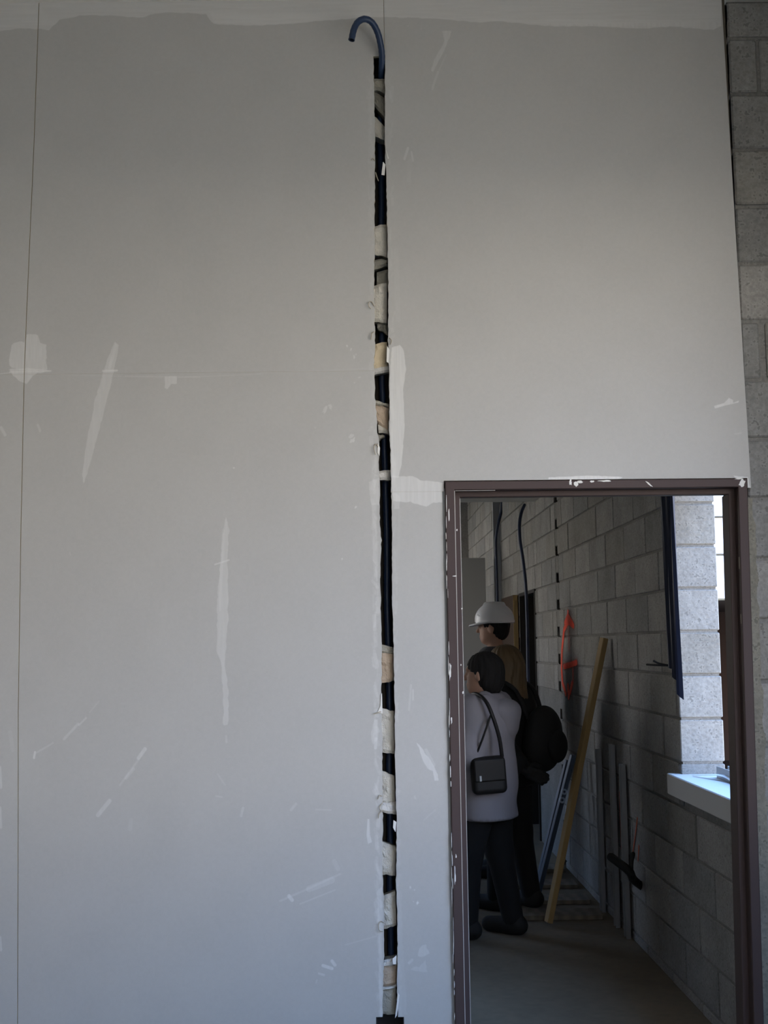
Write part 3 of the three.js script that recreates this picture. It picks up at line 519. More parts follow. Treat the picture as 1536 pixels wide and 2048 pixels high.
// ---------------------------------------------------------------- conduit in the chase
{
  const o = root('electrical_conduit', 'dark blue flexible conduit curling out of the top of the chase', 'conduit');
  const pts = []; for (let y = 2044; y > 200; y -= 120) { const x = (edgeX(slotL, y) + edgeX(slotR, y)) / 2 + (hash(y, 1, 2) - 0.5) * 3 + 1, p = at(x, y, 0); pts.push(new THREE.Vector3(p.x, p.y, -0.088)); }
  for (const [x, y, z] of [[761, 190, -0.07], [762, 160, -0.042], [763, 138, -0.016], [764, 112, 0.012], [761, 88, 0.036], [754, 62, 0.058], [743, 44, 0.075], [730, 38, 0.088], [717, 43, 0.097], [708, 58, 0.103], [703, 80, 0.106]]) pts.push(at(x, y, z));
  const c = new THREE.CatmullRomCurve3(pts), seg = 420, rad = 14, r = 0.0112;
  const g = new THREE.TubeGeometry(c, seg, r, rad, false), p = g.attributes.position, N = g.attributes.normal;
  for (let i = 0; i <= seg; i++) if (i % 2) for (let j = 0; j <= rad; j++) { const k = i * (rad + 1) + j; p.setXYZ(k, p.getX(k) - N.getX(k) * 0.0007, p.getY(k) - N.getY(k) * 0.0007, p.getZ(k) - N.getZ(k) * 0.0007); }
  const inner = new THREE.TubeGeometry(c, seg, r * 0.78, rad, false), idx = inner.index; for (let i = 0; i < idx.count; i += 3) { const t = idx.getX(i); idx.setX(i, idx.getX(i + 1)); idx.setX(i + 1, t); }
  for (let i = 0; i < inner.attributes.normal.count; i++) inner.attributes.normal.setXYZ(i, -inner.attributes.normal.getX(i), -inner.attributes.normal.getY(i), -inner.attributes.normal.getZ(i));
  part(o, 'sleeve', g, mat(0.016, 0.035, 0.085, 0.42)); part(o, 'bore', inner, darkNavy);
  const t = c.getTangent(1), e = c.getPoint(1), ring = new THREE.RingGeometry(r * 0.78, r, 20); ring.applyQuaternion(new THREE.Quaternion().setFromUnitVectors(new THREE.Vector3(0, 0, 1), t)); ring.translate(e.x, e.y, e.z);
  part(o, 'cut_end', ring, mat(0.016, 0.035, 0.085, 0.42));
}

// ---------------------------------------------------------------- things in the corridor
{
  const c1 = root('hanging_conduit', 'dark blue conduit hanging straight down beside the steel stud', 'conduit');
  const z1 = -8.3; part(c1, 'sleeve', tube([[1003, 990], [1003, 1020], [997, 1045], [992, 1075], [992, 1110], [994, 1170], [995, 1230], [996, 1330]].map(([x, y]) => at(x, y, z1)), 0.014, 40, 8), navy);
  const c2 = root('hanging_conduit', 'dark blue conduit bowing out from the wall above the dark doorway', 'conduit');
  part(c2, 'sleeve', tube([[1049, 1010, -6.35], [1043, 1024, -6.3], [1039, 1046, -6.25], [1040, 1080, -6.2], [1046, 1120, -6.15], [1051, 1165, -6.1], [1054, 1230, -6.1], [1057, 1400, -6.1]].map(([x, y, z]) => at(x, y, z)), 0.014, 44, 8), navy);
  const st = root('steel_stud', 'grey steel stud standing upright at the end of the far partition', 'stud');
  const a = at(996, 1200, -8.45).x; st.position.set(a, 0, -8.45);
  part(st, 'web', box(-0.035, 0.035, 0, 3.6, -0.03, -0.028), galv); part(st, 'flange', box(-0.036, -0.034, 0, 3.6, -0.03, 0.02), galv); part(st, 'flange', box(0.034, 0.036, 0, 3.6, -0.03, 0.02), galv);
}
// wooden batten leaning on the wall
{
  const o = root('wooden_batten', 'long wooden batten leaning against the block wall', 'plank');
  const b = at(1097, 1852, -3.17); b.y = 0.02; const t = rightPoint(onRight(1210, 1276, 0.03).s, onRight(1210, 1276, 0.03).y, 0.035);
  part(o, 'batten', bar(b, t, 0.034, 0.05, 0.3), wood);
}
// two long levels leaning behind the batten
{
  const mk = (label, p0, p1, w, ring) => {
    const o = root('spirit_level', label, 'level', 'levels leaning by the batten'); part(o, 'bar', bar(p0, p1, w, 0.026, 0.5), mat(0.07, 0.095, 0.14, 0.5));
    if (ring) for (const t of ring) { const q = p0.clone().lerp(p1, t), g = new THREE.TorusGeometry(0.014, 0.006, 8, 16); g.translate(q.x, q.y, q.z + 0.03); part(o, 'vial_ring', g, mat(0.5, 0.6, 0.75, 0.4)); }
    return o;
  };
  const b0 = at(1070, 1775, -4.05), b1 = at(1074, 1770, -3.95); b0.y = b1.y = 0.01;
  mk('blue-grey metal level with two pale ring vials, beside the batten', b1, at(1146, 1510, -3.95), 0.035, [0.68, 0.74]);
  mk('thinner blue-grey metal level leaning behind the ringed one', b0, at(1134, 1520, -4.1), 0.026, null);
}
// galvanised studs standing against the foot of the wall
for (const [x, yb, yt, label] of [[1197, 1818, 1500, 'steel channel against the wall, farthest of the three from the doorway'], [1225, 1850, 1490, 'steel channel against the wall, middle one of three'], [1245, 1864, 1530, 'narrow steel channel against the wall, nearest the window of three']]) {
  const o = root('wall_channel', label, 'channel', 'steel channels standing against the block wall');
  const q = onRight(x, yb, 0.05), h = onRight(x, yt, 0.03).y; o.position.copy(rightPoint(q.s, 0, 0.0)); o.rotation.y = RA;
  part(o, 'web', box(-0.012, -0.01, 0.002, h, -0.03, 0.03), dullGalv); part(o, 'flange', box(-0.036, -0.012, 0.002, h, 0.028, 0.03), dullGalv); part(o, 'flange', box(-0.036, -0.012, 0.002, h, -0.03, -0.028), dullGalv);
}
// black cable elbow sticking out of the wall
{
  const o = root('cable_stub', 'black cable stub with a bent elbow sticking out of the block wall', 'cable');
  const a = onRight(1279, 1775, 0.0), b = onRight(1262, 1742, 0.10), c = onRight(1222, 1714, 0.16), d = onRight(1266, 1708, 0.08);
  part(o, 'stub', tube([rightPoint(a.s, a.y, -0.02), rightPoint((a.s + b.s) / 2, (a.y + b.y) / 2, 0.06), rightPoint(b.s, b.y, 0.11), rightPoint(c.s, c.y, 0.16)], 0.022, 20, 8), black);
  part(o, 'branch', tube([rightPoint(b.s, b.y - 0.02, 0.10), rightPoint(d.s, (b.y + d.y) / 2, 0.09), rightPoint(d.s, d.y, 0.08)], 0.012, 12, 6), black);
}
// boards lying across the floor beyond the batten
[[7.30, 0.72, 'nearest'], [7.72, 0.66, 'second nearest'], [8.2, 0.7, 'third nearest'], [8.75, 0.62, 'farthest']].forEach(([Z, x0, w]) => {
  const o = root('floor_board', `grey board lying flat on the floor behind the batten, ${w} of four`, 'board', 'boards on the corridor floor'); o.position.set(0, 0, 3.9 - Z);
  part(o, 'board', bevelBox(x0, 1.28 - Z * 0.004, 0.0, 0.027, -0.11, 0.09, 0.003), mat(0.20, 0.18, 0.15, 0.85, { map: woodTex }));
});
// orange spray paint on the blocks
{
  const w = 256, c = document.createElement('canvas'); c.width = w; c.height = w; const g = c.getContext('2d'); g.fillStyle = '#000'; g.fillRect(0, 0, w, w);
  const A = onRight(1112, 1215, 0.004), B = onRight(1166, 1402, 0.004), s0 = B.s, s1 = A.s, y0 = onRight(1135, 1402, 0.004).y, y1 = onRight(1135, 1212, 0.004).y;
  const map = ([x, y]) => { const q = onRight(x, y, 0.004); return [(s1 - q.s) / (s1 - s0) * w, (y1 - q.y) / (y1 - y0) * w]; };
  const st = (pts, lw, a) => { g.lineCap = 'round'; g.lineJoin = 'round'; for (const [k, al] of [[1.7, 0.25], [1, 1]]) { g.strokeStyle = `rgba(255,255,255,${a * al})`; g.lineWidth = lw * k; g.beginPath(); pts.forEach((p, i) => { const q = map(p); if (i) g.lineTo(...q); else g.moveTo(...q); }); g.stroke(); } };
  st([[1138, 1240], [1128, 1260], [1124, 1300], [1123, 1335], [1125, 1365], [1132, 1388]], 15, 0.95);
  st([[1136, 1224], [1136, 1244], [1147, 1252], [1136, 1230], [1130, 1246]], 13, 1); st([[1138, 1236], [1146, 1250]], 14, 0.8);
  st([[1128, 1333], [1140, 1330], [1153, 1325]], 15, 1); st([[1137, 1258], [1138, 1300]], 9, 0.35); st([[1146, 1340], [1146, 1365], [1141, 1385]], 11, 0.5); st([[1136, 1372], [1137, 1394]], 16, 0.9); st([[1144, 1366], [1138, 1392]], 13, 0.8);
  const img = g.getImageData(0, 0, w, w).data, d = new Uint8Array(w * w * 4); for (let j = 0; j < w; j++) for (let i = 0; i < w; i++) { const k = (j * w + i) * 4, o = ((w - 1 - j) * w + i) * 4, v = Math.min(255, img[k] * (0.75 + 0.4 * hash(i, j, 91))); d[o] = d[o + 1] = d[o + 2] = v; d[o + 3] = 255; }
  const t = new THREE.DataTexture(d, w, w); t.magFilter = THREE.LinearFilter; t.needsUpdate = true;
  const pg = new THREE.PlaneGeometry(s1 - s0, y1 - y0); pg.rotateY(-Math.PI / 2); pg.translate(-0.0045, (y0 + y1) / 2, -(s0 + s1) / 2);
  part(wallRight, 'spray_mark', pg, mat(0.95, 0.09, 0.035, 0.8, { alphaMap: t, transparent: true }));
  const ln = [[[1239, 1583], [1240, 1620], [1243, 1700]], [[1275, 1635], [1272, 1660], [1266, 1705]], [[1278, 1690], [1276, 1722]]].map((p) => new THREE.TubeGeometry(new THREE.CatmullRomCurve3(p.map(([x, y]) => { const q = onRight(x, y, 0.003); return new THREE.Vector3(-0.0035, q.y, -q.s); })), 10, 0.009, 4)).map((q) => { q.scale(0.12, 1, 1); q.translate(-0.003, 0, 0); return q; });
  part(wallRight, 'spray_line', mergeGeometries(ln), mat(0.55, 0.09, 0.03, 0.85));
}

// ---------------------------------------------------------------- people
function surfaceNets(f, lo, hi, h) {
  const n = [0, 1, 2].map((i) => Math.ceil((hi[i] - lo[i]) / h) + 1), [nx, ny, nz] = n, F = new Float32Array(nx * ny * nz), id = (i, j, k) => i + nx * (j + ny * k);
  for (let k = 0; k < nz; k++) for (let j = 0; j < ny; j++) for (let i = 0; i < nx; i++) F[id(i, j, k)] = f(lo[0] + i * h, lo[1] + j * h, lo[2] + k * h);
  const map = new Int32Array(nx * ny * nz).fill(-1), P = [], I = [];
  const C = [[0, 0, 0], [1, 0, 0], [0, 1, 0], [1, 1, 0], [0, 0, 1], [1, 0, 1], [0, 1, 1], [1, 1, 1]], E = []; for (let a = 0; a < 8; a++) for (const b of [a | 1, a | 2, a | 4]) if (b !== a) E.push([a, b]);
  for (let k = 0; k < nz - 1; k++) for (let j = 0; j < ny - 1; j++) for (let i = 0; i < nx - 1; i++) {
    const v = C.map((c) => F[id(i + c[0], j + c[1], k + c[2])]); const inn = v.filter((q) => q < 0).length; if (inn === 0 || inn === 8) continue;
    let x = 0, y = 0, z = 0, m = 0; for (const [a, b] of E) if ((v[a] < 0) !== (v[b] < 0)) { const t = v[a] / (v[a] - v[b]); x += C[a][0] + (C[b][0] - C[a][0]) * t; y += C[a][1] + (C[b][1] - C[a][1]) * t; z += C[a][2] + (C[b][2] - C[a][2]) * t; m++; }
    map[id(i, j, k)] = P.length / 3; P.push(lo[0] + (i + x / m) * h, lo[1] + (j + y / m) * h, lo[2] + (k + z / m) * h);
  }
  const quad = (a, b, c, d, fl) => { if (a < 0 || b < 0 || c < 0 || d < 0) return; fl ? I.push(a, b, c, a, c, d) : I.push(a, c, b, a, d, c); };
  for (let k = 1; k < nz - 1; k++) for (let j = 1; j < ny - 1; j++) for (let i = 1; i < nx - 1; i++) {
    const s = F[id(i, j, k)] < 0;
    if (s !== (F[id(i + 1, j, k)] < 0)) quad(map[id(i, j - 1, k - 1)], map[id(i, j, k - 1)], map[id(i, j, k)], map[id(i, j - 1, k)], s);
    if (s !== (F[id(i, j + 1, k)] < 0)) quad(map[id(i - 1, j, k - 1)], map[id(i - 1, j, k)], map[id(i, j, k)], map[id(i, j, k - 1)], s);
    if (s !== (F[id(i, j, k + 1)] < 0)) quad(map[id(i - 1, j - 1, k)], map[id(i, j - 1, k)], map[id(i, j, k)], map[id(i - 1, j, k)], s);
  }
  const g = new THREE.BufferGeometry(); g.setAttribute('position', new THREE.Float32BufferAttribute(P, 3)); g.setIndex(I); g.computeVertexNormals(); metricUVsoft(g); return g;
}
const cap = (a, b, ra, rb) => { const bx_ = b[0] - a[0], by = b[1] - a[1], bz = b[2] - a[2], L2 = bx_ * bx_ + by * by + bz * bz || 1e-9; return (x, y, z) => { const px = x - a[0], py = y - a[1], pz = z - a[2]; let t = (px * bx_ + py * by + pz * bz) / L2; t = t < 0 ? 0 : t > 1 ? 1 : t; return Math.hypot(px - bx_ * t, py - by * t, pz - bz * t) - (ra + (rb - ra) * t); }; };
const ell = (c, r) => (x, y, z) => { const a = (x - c[0]) / r[0], b = (y - c[1]) / r[1], d = (z - c[2]) / r[2], k = Math.hypot(a, b, d); return (k - 1) * Math.min(r[0], r[1], r[2]); };
const smin = (fs, k) => (x, y, z) => { let d = fs[0](x, y, z); for (let i = 1; i < fs.length; i++) { const e = fs[i](x, y, z), h = Math.max(k - Math.abs(d - e), 0) / k; d = Math.min(d, e) - h * h * k * 0.25; } return d; };
const cut = (f, g) => (x, y, z) => Math.max(f(x, y, z), -g(x, y, z));
const clipY = (f, a, b) => (x, y, z) => Math.max(f(x, y, z), a - y, y - b);
const skin = mat(0.42, 0.25, 0.18, 0.6);
function hand(w, dir, side, grow = 0) {   // wrist, direction of the fingers, side of the thumb
  const d = new THREE.Vector3(...dir).normalize(), up = new THREE.Vector3(...side), lat = up.clone().sub(d.clone().multiplyScalar(up.dot(d))).normalize(), nrm = new THREE.Vector3().crossVectors(d, lat);
  const P = (a, b, c) => { const v = new THREE.Vector3(...w).addScaledVector(d, a).addScaledVector(lat, b).addScaledVector(nrm, c); return [v.x, v.y, v.z]; };
  const fs = [cap(P(0, 0, 0), P(0.04, 0, 0), 0.024, 0.026), cap(P(0.035, 0.018, 0), P(0.085, 0.026, 0.002), 0.018, 0.013), cap(P(0.035, -0.018, 0), P(0.08, -0.026, 0.002), 0.018, 0.012)];
  [[0.026, 0.068], [0.009, 0.078], [-0.009, 0.072], [-0.026, 0.056]].forEach(([b, l]) => { fs.push(cap(P(0.08, b, 0), P(0.08 + l * 0.5, b * 1.1, 0.012), 0.0095, 0.0085), cap(P(0.08 + l * 0.5, b * 1.1, 0.012), P(0.08 + l * 0.88, b * 1.1, 0.036), 0.0085, 0.0072)); });
  fs.push(cap(P(0.02, 0.026, 0), P(0.05, 0.052, 0.012), 0.013, 0.011), cap(P(0.05, 0.052, 0.012), P(0.082, 0.056, 0.026), 0.0105, 0.008));
  const f0 = smin(fs, 0.006), f = (x, y, z) => f0(x, y, z) - grow, r = 0.2; return surfaceNets(f, w.map((v) => v - r), w.map((v) => v + r), 0.0055);
}
// local axes: feet at y = 0, facing +z, the person's left at +x; sizes for a height of 1.70 m
function human(o, J, c) {
  const H = J.head, hx = H[0], hy = H[1], hz = H[2];
  const torso = [cap(J.pelvis, J.waist, 0.125, 0.115), cap(J.waist, J.chest, 0.115, 0.125), cap([J.sl[0] * 0.55, J.sl[1] - 0.05, J.sl[2]], [J.sr[0] * 0.55, J.sr[1] - 0.05, J.sr[2]], 0.1, 0.1), cap([J.chest[0] - 0.06, J.chest[1], J.chest[2]], [J.chest[0] + 0.06, J.chest[1], J.chest[2]], 0.105, 0.105)];
  const arms = [cap(J.sl, J.el, 0.054, 0.042), cap(J.el, J.wl, 0.041, 0.027), cap(J.sr, J.er, 0.054, 0.042), cap(J.er, J.wr, 0.041, 0.027)];
  const legs = [cap(J.hl, J.kl, 0.085, 0.056), cap(J.kl, J.al, 0.054, 0.037), cap(J.hr, J.kr, 0.085, 0.056), cap(J.kr, J.ar, 0.054, 0.037), cap([J.hl[0] * 0.6, J.pelvis[1] - 0.02, J.pelvis[2]], [J.hr[0] * 0.6, J.pelvis[1] - 0.02, J.pelvis[2]], 0.11, 0.11)];
  const feet = [J.al, J.ar].map((a) => cap([a[0], 0.045, a[2] - 0.03], [a[0] * 1.15, 0.032, a[2] + 0.15], 0.04, 0.03));
  const bodyF = smin([...torso, ...arms, ...legs, ...feet, cap(J.neck, [hx, hy - 0.06, hz - 0.01], 0.052, 0.05)], 0.05);
  const lo = [-0.5, -0.01, -0.45], hi = [0.5, hy - 0.02, 0.5];
  const bodyG = surfaceNets(bodyF, lo, [0.5, hy - 0.04, 0.5], 0.014);
  const skull = smin([ell([hx, hy + 0.025, hz - 0.012], [0.076, 0.092, 0.096]), ell([hx, hy - 0.03, hz + 0.018], [0.062, 0.085, 0.072]), ell([hx, hy - 0.088, hz + 0.05], [0.034, 0.028, 0.034]), cap([hx, hy - 0.15, hz - 0.025], [hx, hy - 0.06, hz - 0.01], 0.052, 0.05)], 0.03);
  const nose = cap([hx, hy + 0.018, hz + 0.086], [hx, hy - 0.024, hz + 0.108], 0.009, 0.0135), browl = cap([hx - 0.04, hy + 0.026, hz + 0.072], [hx + 0.04, hy + 0.026, hz + 0.072], 0.014, 0.014);
  const lips = smin([cap([hx - 0.018, hy - 0.058, hz + 0.082], [hx + 0.018, hy - 0.058, hz + 0.082], 0.008, 0.008), cap([hx - 0.014, hy - 0.07, hz + 0.081], [hx + 0.014, hy - 0.07, hz + 0.081], 0.008, 0.008)], 0.004);
  const ears = [-1, 1].map((s) => ell([hx + s * 0.078, hy - 0.005, hz - 0.008], [0.012, 0.032, 0.02])), eyes = [-1, 1].map((s) => ell([hx + s * 0.031, hy + 0.004, hz + 0.083], [0.013, 0.010, 0.010]));
  let headF = smin([skull, nose, browl, lips, ...ears], 0.014); headF = cut(headF, smin([-1, 1].map((s) => ell([hx + s * 0.032, hy + 0.004, hz + 0.097], [0.017, 0.011, 0.013])), 0.004)); const hf = smin([headF, ...eyes], 0.003);
  const headG = surfaceNets(hf, [hx - 0.12, hy - 0.16, hz - 0.14], [hx + 0.12, hy + 0.14, hz + 0.14], 0.005);
  const body = mergeGeometries([bodyG, headG, hand(J.wl, J.dl, J.tl), hand(J.wr, J.dr, J.tr)]);
  part(o, 'body', body, skin);
  const grow = (fs, r) => fs.map((f) => (x, y, z) => f(x, y, z) - r);
  const coatParts = [...grow(torso, c.coatGrow), ...grow(arms, c.coatGrow * 0.9)]; if (c.skirt) coatParts.push(cap([J.pelvis[0], J.pelvis[1], J.pelvis[2]], [J.pelvis[0], c.hem - 0.05, J.pelvis[2]], 0.15, 0.165), cap([J.hl[0], J.pelvis[1], J.pelvis[2]], [J.hl[0] * 1.1, c.hem, J.pelvis[2]], 0.11, 0.12), cap([J.hr[0], J.pelvis[1], J.pelvis[2]], [J.hr[0] * 1.1, c.hem, J.pelvis[2]], 0.11, 0.12));
  let coat = smin(coatParts, 0.06); const wr = [[J.wl, J.el], [J.wr, J.er]].map(([w, e]) => { const v = [0, 1, 2].map((i) => w[i] + (w[i] - e[i]) * 0.12); return ell(v, [0.05, 0.05, 0.05]); });
  const collar = cap([J.neck[0], J.neck[1] - 0.02, J.neck[2] - 0.012], [J.neck[0], J.neck[1] + 0.035, J.neck[2] - 0.008], 0.082, 0.074), hole = cap([J.neck[0], J.neck[1], J.neck[2]], [hx, hy, hz], 0.058, 0.07);
  coat = smin([coat, collar], 0.03); if (c.fold) { const base = coat; coat = (x, y, z) => base(x, y, z) + c.fold * (Math.sin(y * 38 + x * 9) + Math.sin(y * 23 - z * 17 + 1)); }
  coat = clipY(coat, c.hem, J.neck[1] + 0.035); coat = cut(cut(coat, wr[0]), wr[1]); coat = cut(coat, hole);
  const coatG = surfaceNets(coat, [-0.55, c.hem - 0.03, -0.5], [0.55, J.neck[1] + 0.08, 0.55], 0.014);
  const cm = part(o, c.coatName ?? 'coat', coatG, c.coat);
  const tr = clipY(smin([...grow(legs.slice(0, 4), 0.022), ...grow(legs.slice(4), 0.012)], 0.03), 0.05, J.pelvis[1] + 0.1);
  part(o, 'trousers', surfaceNets(tr, [-0.35, 0.02, -0.4], [0.35, J.pelvis[1] + 0.14, 0.4], 0.014), c.trousers);
  for (const a of [J.al, J.ar]) { const s = clipY(smin([cap([a[0], 0.05, a[2] - 0.035], [a[0] * 1.15, 0.042, a[2] + 0.15], 0.05, 0.042), cap([a[0], 0.11, a[2]], [a[0], 0.05, a[2]], 0.047, 0.05)], 0.03), 0.001, 0.12); part(o, 'shoe', surfaceNets(s, [a[0] - 0.1, -0.02, a[2] - 0.12], [a[0] + 0.12, 0.14, a[2] + 0.24], 0.009), c.shoes); }
  if (c.hair) { const h0 = c.hair(H), hfun = (x, y, z) => { const a = Math.atan2(x - hx, -(z - hz)); return h0(x, y, z) + 0.0022 * Math.sin(a * 17 + Math.sin(y * 31) * 1.5) + 0.0014 * Math.sin(a * 37 + y * 40); }; part(o, 'hair', surfaceNets(hfun, [hx - 0.2, hy - 0.42, hz - 0.26], [hx + 0.2, hy + 0.18, hz + 0.2], 0.0065), c.hairMat); }
  return cm;
}
const pose = (k = 1, m = {}) => {
  const J = { pelvis: [0, 0.95, 0], waist: [0, 1.08, 0.005], chest: [0, 1.27, 0.005], neck: [0, 1.43, -0.01], head: [0, 1.585, 0.02], sl: [0.17, 1.385, 0], sr: [-0.17, 1.385, 0], el: [0.235, 1.11, -0.02], er: [-0.235, 1.11, -0.02], wl: [0.235, 0.99, 0.2], wr: [-0.235, 0.99, 0.2], hl: [0.09, 0.9, 0], hr: [-0.09, 0.9, 0], kl: [0.1, 0.49, 0.02], kr: [-0.1, 0.49, 0.02], al: [0.105, 0.085, -0.02], ar: [-0.105, 0.085, -0.02], ...m };
  for (const n in J) J[n] = J[n].map((v) => v * k);
  J.dl ??= [0, -0.2, 1]; J.dr ??= [0, -0.2, 1]; J.tl ??= [-1, 0.3, 0]; J.tr ??= [1, 0.3, 0]; return J;
};
const turnTo = (dx, dz) => Math.atan2(dx, dz);
// woman in the pale coat, nearest the doorway
{
  const o = root('person', 'person in a pale grey hooded coat with a dark bag at the hip', 'person');
  const q = at(983, 1868, -2.9); o.position.set(q.x, 0, -2.95); o.rotation.y = turnTo(-0.86, -0.42);
  const J = pose(0.905, { al: [0.13, 0.085, 0.10], kl: [0.115, 0.49, 0.09], ar: [-0.1, 0.085, -0.11], kr: [-0.1, 0.49, -0.03], el: [0.23, 1.12, 0.02], wl: [0.17, 1.02, 0.22], er: [-0.22, 1.12, 0.02], wr: [-0.14, 1.02, 0.22] });
  const coatM = mat(0.27, 0.255, 0.285, 0.9);
  const cm = human(o, J, { coatGrow: 0.034, skirt: true, hem: 0.64, fold: 0.0018, coat: coatM, trousers: mat(0.006, 0.006, 0.007, 0.95), shoes: mat(0.008, 0.007, 0.007, 0.8), hairMat: mat(0.006, 0.005, 0.005, 0.85),
    hair: (H) => cut(smin([ell([H[0], H[1] + 0.028, H[2] - 0.018], [0.09, 0.1, 0.108]), ell([H[0], H[1] - 0.04, H[2] - 0.055], [0.08, 0.08, 0.065])], 0.04), smin([ell([H[0], H[1] - 0.035, H[2] + 0.1], [0.085, 0.095, 0.085]), cap([H[0] - 0.12, H[1] - 0.03, H[2] + 0.05], [H[0] + 0.12, H[1] - 0.03, H[2] + 0.05], 0.045, 0.045)], 0.03)) });
  const n = J.neck; const hood = cut(smin([ell([0, n[1] - 0.06, n[2] - 0.10], [0.14, 0.06, 0.075]), ell([0, n[1] - 0.13, n[2] - 0.125], [0.10, 0.09, 0.05]), cap([-0.10, n[1] + 0.0, n[2] - 0.02], [0.10, n[1] + 0.0, n[2] - 0.02], 0.05, 0.05)], 0.05), ell([0, n[1] + 0.06, n[2] - 0.02], [0.09, 0.09, 0.085]));
  part(cm, 'hood', surfaceNets(hood, [-0.22, n[1] - 0.24, n[2] - 0.28], [0.22, n[1] + 0.12, n[2] + 0.1], 0.009), coatM);
  // shoulder bag hanging at the side towards the doorway
  const b = root('shoulder_bag', 'small black shoulder bag hanging against the pale grey coat', 'bag');
  const c0 = at(977, 1550, -2.72); b.position.copy(c0); b.rotation.y = 0.12; b.rotation.z = 0.06;
  const leather = mat(0.007, 0.006, 0.006, 0.6);
  const bg = new RoundedBoxGeometry(0.19, 0.2, 0.08, 4, 0.03); part(b, 'pouch', bg, leather);
  const fl = new RoundedBoxGeometry(0.17, 0.12, 0.018, 3, 0.009); fl.translate(0, 0.03, 0.042); const f = part(b, 'flap', fl, leather); const bk = new RoundedBoxGeometry(0.012, 0.03, 0.006, 1, 0.002); bk.translate(-0.055, -0.01, 0.054); part(f, 'buckle', bk, galv);
  const inv = (x, y, z) => b.worldToLocal(at(x, y, z)); b.updateMatrixWorld();
  part(b, 'strap', mergeGeometries([tube([inv(1004, 1512, -2.71), inv(999, 1478, -2.69), inv(988, 1440, -2.67), inv(975, 1408, -2.68), inv(964, 1394, -2.72), inv(952, 1388, -2.78), inv(946, 1388, -2.84)], 0.0105, 24, 6), tube([inv(950, 1516, -2.71), inv(962, 1486, -2.68), inv(973, 1455, -2.67), inv(981, 1432, -2.68)], 0.006, 16, 6)]), leather);
}
// woman with long fair hair and a backpack
{
  const o = root('person', 'person in black with long fair hair and a backpack', 'person');
  const q = at(1024, 1832, -3.6); o.position.set(q.x, 0, -3.65); o.rotation.y = turnTo(-0.8, -0.6);
  const J = pose(0.924, { el: [0.24, 1.12, -0.08], wl: [0.2, 0.93, -0.24], al: [0.11, 0.085, 0.04], ar: [-0.11, 0.085, -0.09], kr: [-0.1, 0.49, -0.02] }); J.dl = [-0.4, -0.4, -0.8]; J.tl = [0, 1, 0];
  human(o, J, { coatGrow: 0.03, skirt: true, hem: 0.74, fold: 0.0014, coat: mat(0.006, 0.006, 0.007, 0.9), trousers: mat(0.006, 0.006, 0.007, 0.95), shoes: black, hairMat: mat(0.12, 0.078, 0.038, 0.6),
    hair: (H) => cut(smin([ell([H[0], H[1] + 0.03, H[2] - 0.018], [0.098, 0.106, 0.112]), cap([H[0], H[1] - 0.02, H[2] - 0.06], [H[0], H[1] - 0.24, H[2] - 0.095], 0.085, 0.07), cap([H[0] - 0.05, H[1], H[2] - 0.05], [H[0] - 0.085, H[1] - 0.25, H[2] - 0.07], 0.05, 0.032), cap([H[0] + 0.05, H[1], H[2] - 0.05], [H[0] + 0.085, H[1] - 0.25, H[2] - 0.07], 0.05, 0.032)], 0.035), ell([H[0], H[1] - 0.03, H[2] + 0.11], [0.075, 0.1, 0.09])) });
  part(o, 'glove', hand(J.wl, J.dl, J.tl, 0.005), black);
  const bp = root('backpack', 'rounded black backpack on the back of the fair-haired person', 'backpack'); bp.position.copy(o.position); bp.rotation.y = o.rotation.y;
  const cloth = mat(0.008, 0.008, 0.009, 0.8);
  const pk = smin([ell([0.02, 1.06, -0.27], [0.15, 0.17, 0.10]), ell([0.02, 0.96, -0.25], [0.13, 0.13, 0.10])], 0.05); part(bp, 'pack', surfaceNets(pk, [-0.25, 0.7, -0.45], [0.25, 1.35, -0.08], 0.012), cloth);
  part(bp, 'pocket', surfaceNets(ell([0.02, 0.99, -0.36], [0.10, 0.10, 0.045]), [-0.2, 0.8, -0.5], [0.2, 1.2, -0.2], 0.01), cloth);
  for (const s of [-1, 1]) part(bp, 'strap', tube([[s * 0.09, 1.16, -0.2], [s * 0.11, 1.33, -0.12], [s * 0.115, 1.37, 0], [s * 0.12, 1.25, 0.15], [s * 0.14, 1.05, 0.12], [s * 0.13, 0.93, -0.14]].map((p) => new THREE.Vector3(...p)), 0.014, 24, 6), cloth);
}
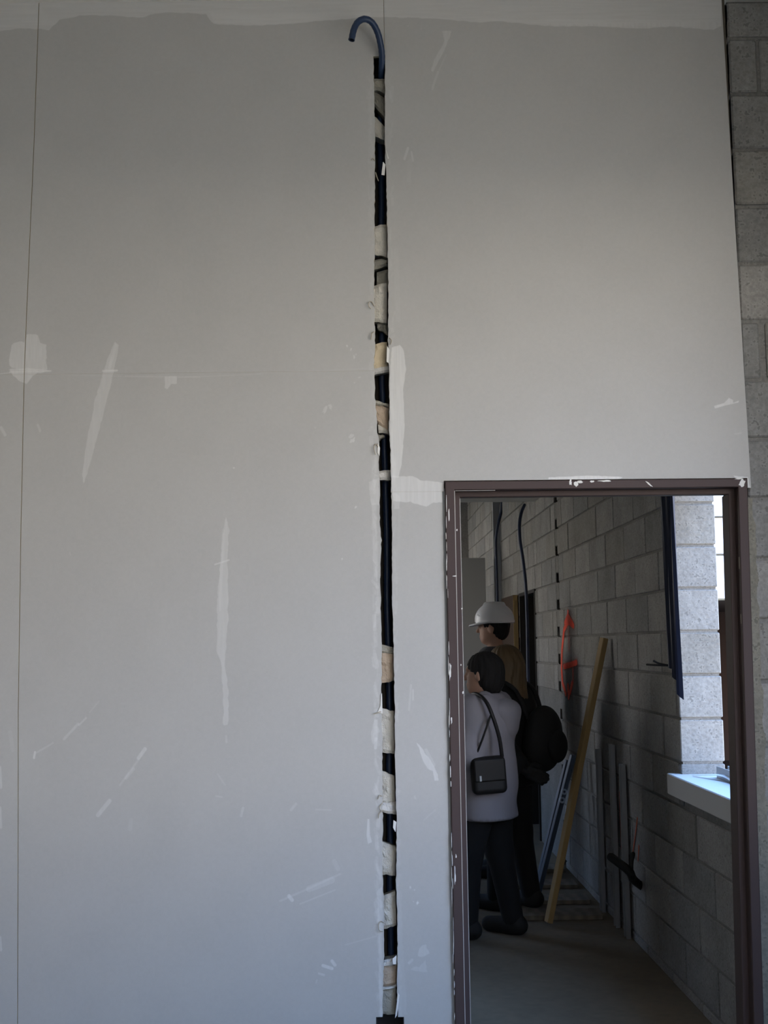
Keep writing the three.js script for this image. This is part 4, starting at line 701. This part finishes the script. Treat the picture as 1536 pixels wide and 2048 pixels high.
// man in the white hard hat
{
  const o = root('person', 'person wearing a white hard hat and dark grey jacket', 'person');
  const q = at(992, 1300, -4.7); o.position.set(q.x, 0, -4.7); o.rotation.y = turnTo(-0.93, -0.3);
  const J = pose(1.085, {}); const H = J.head;
  human(o, J, { coatGrow: 0.03, skirt: false, hem: 0.88, fold: 0.0015, coat: mat(0.075, 0.075, 0.085, 0.9), coatName: 'jacket', trousers: mat(0.02, 0.02, 0.025, 0.9), shoes: black, hairMat: mat(0.006, 0.005, 0.005, 0.85),
    hair: (h) => cut(smin([ell([h[0], h[1] + 0.03, h[2] - 0.02], [0.088, 0.097, 0.106]), ell([h[0], h[1] - 0.03, h[2] - 0.06], [0.07, 0.06, 0.05])], 0.03), smin([ell([h[0], h[1] - 0.04, h[2] + 0.1], [0.09, 0.1, 0.095]), cap([h[0] - 0.12, h[1] - 0.035, h[2] + 0.02], [h[0] + 0.12, h[1] - 0.035, h[2] + 0.02], 0.035, 0.035)], 0.02)) });
  const hx = H[0], hy = H[1] + 0.055, hz = H[2] - 0.005;
  const dome = clipY(cut(ell([hx, hy, hz - 0.01], [0.118, 0.125, 0.142]), ell([hx, hy, hz - 0.01], [0.108, 0.112, 0.132])), hy - 0.02, hy + 0.2);
  const ridge = clipY(cap([hx, hy + 0.108, hz - 0.07], [hx, hy + 0.108, hz + 0.05], 0.02, 0.02), hy + 0.05, hy + 0.2);
  const brim = (x, y, z) => { const d = Math.hypot((x - hx) / 0.126, (z - hz - 0.012) / 0.165) - 1, yy = y - (hy - 0.018 - Math.max(0, z - hz) * 0.14); return Math.max(d * 0.126, Math.abs(yy) - 0.007, -(Math.hypot((x - hx) / 0.104, (z - hz + 0.01) / 0.128) - 1) * 0.104); };
  part(o, 'hard_hat', surfaceNets(smin([dome, ridge, brim], 0.012), [hx - 0.16, hy - 0.08, hz - 0.2], [hx + 0.16, hy + 0.17, hz + 0.22], 0.0065), mat(0.78, 0.78, 0.8, 0.35));
}
console.log('blocks', nb);
renderer.render(scene, camera);
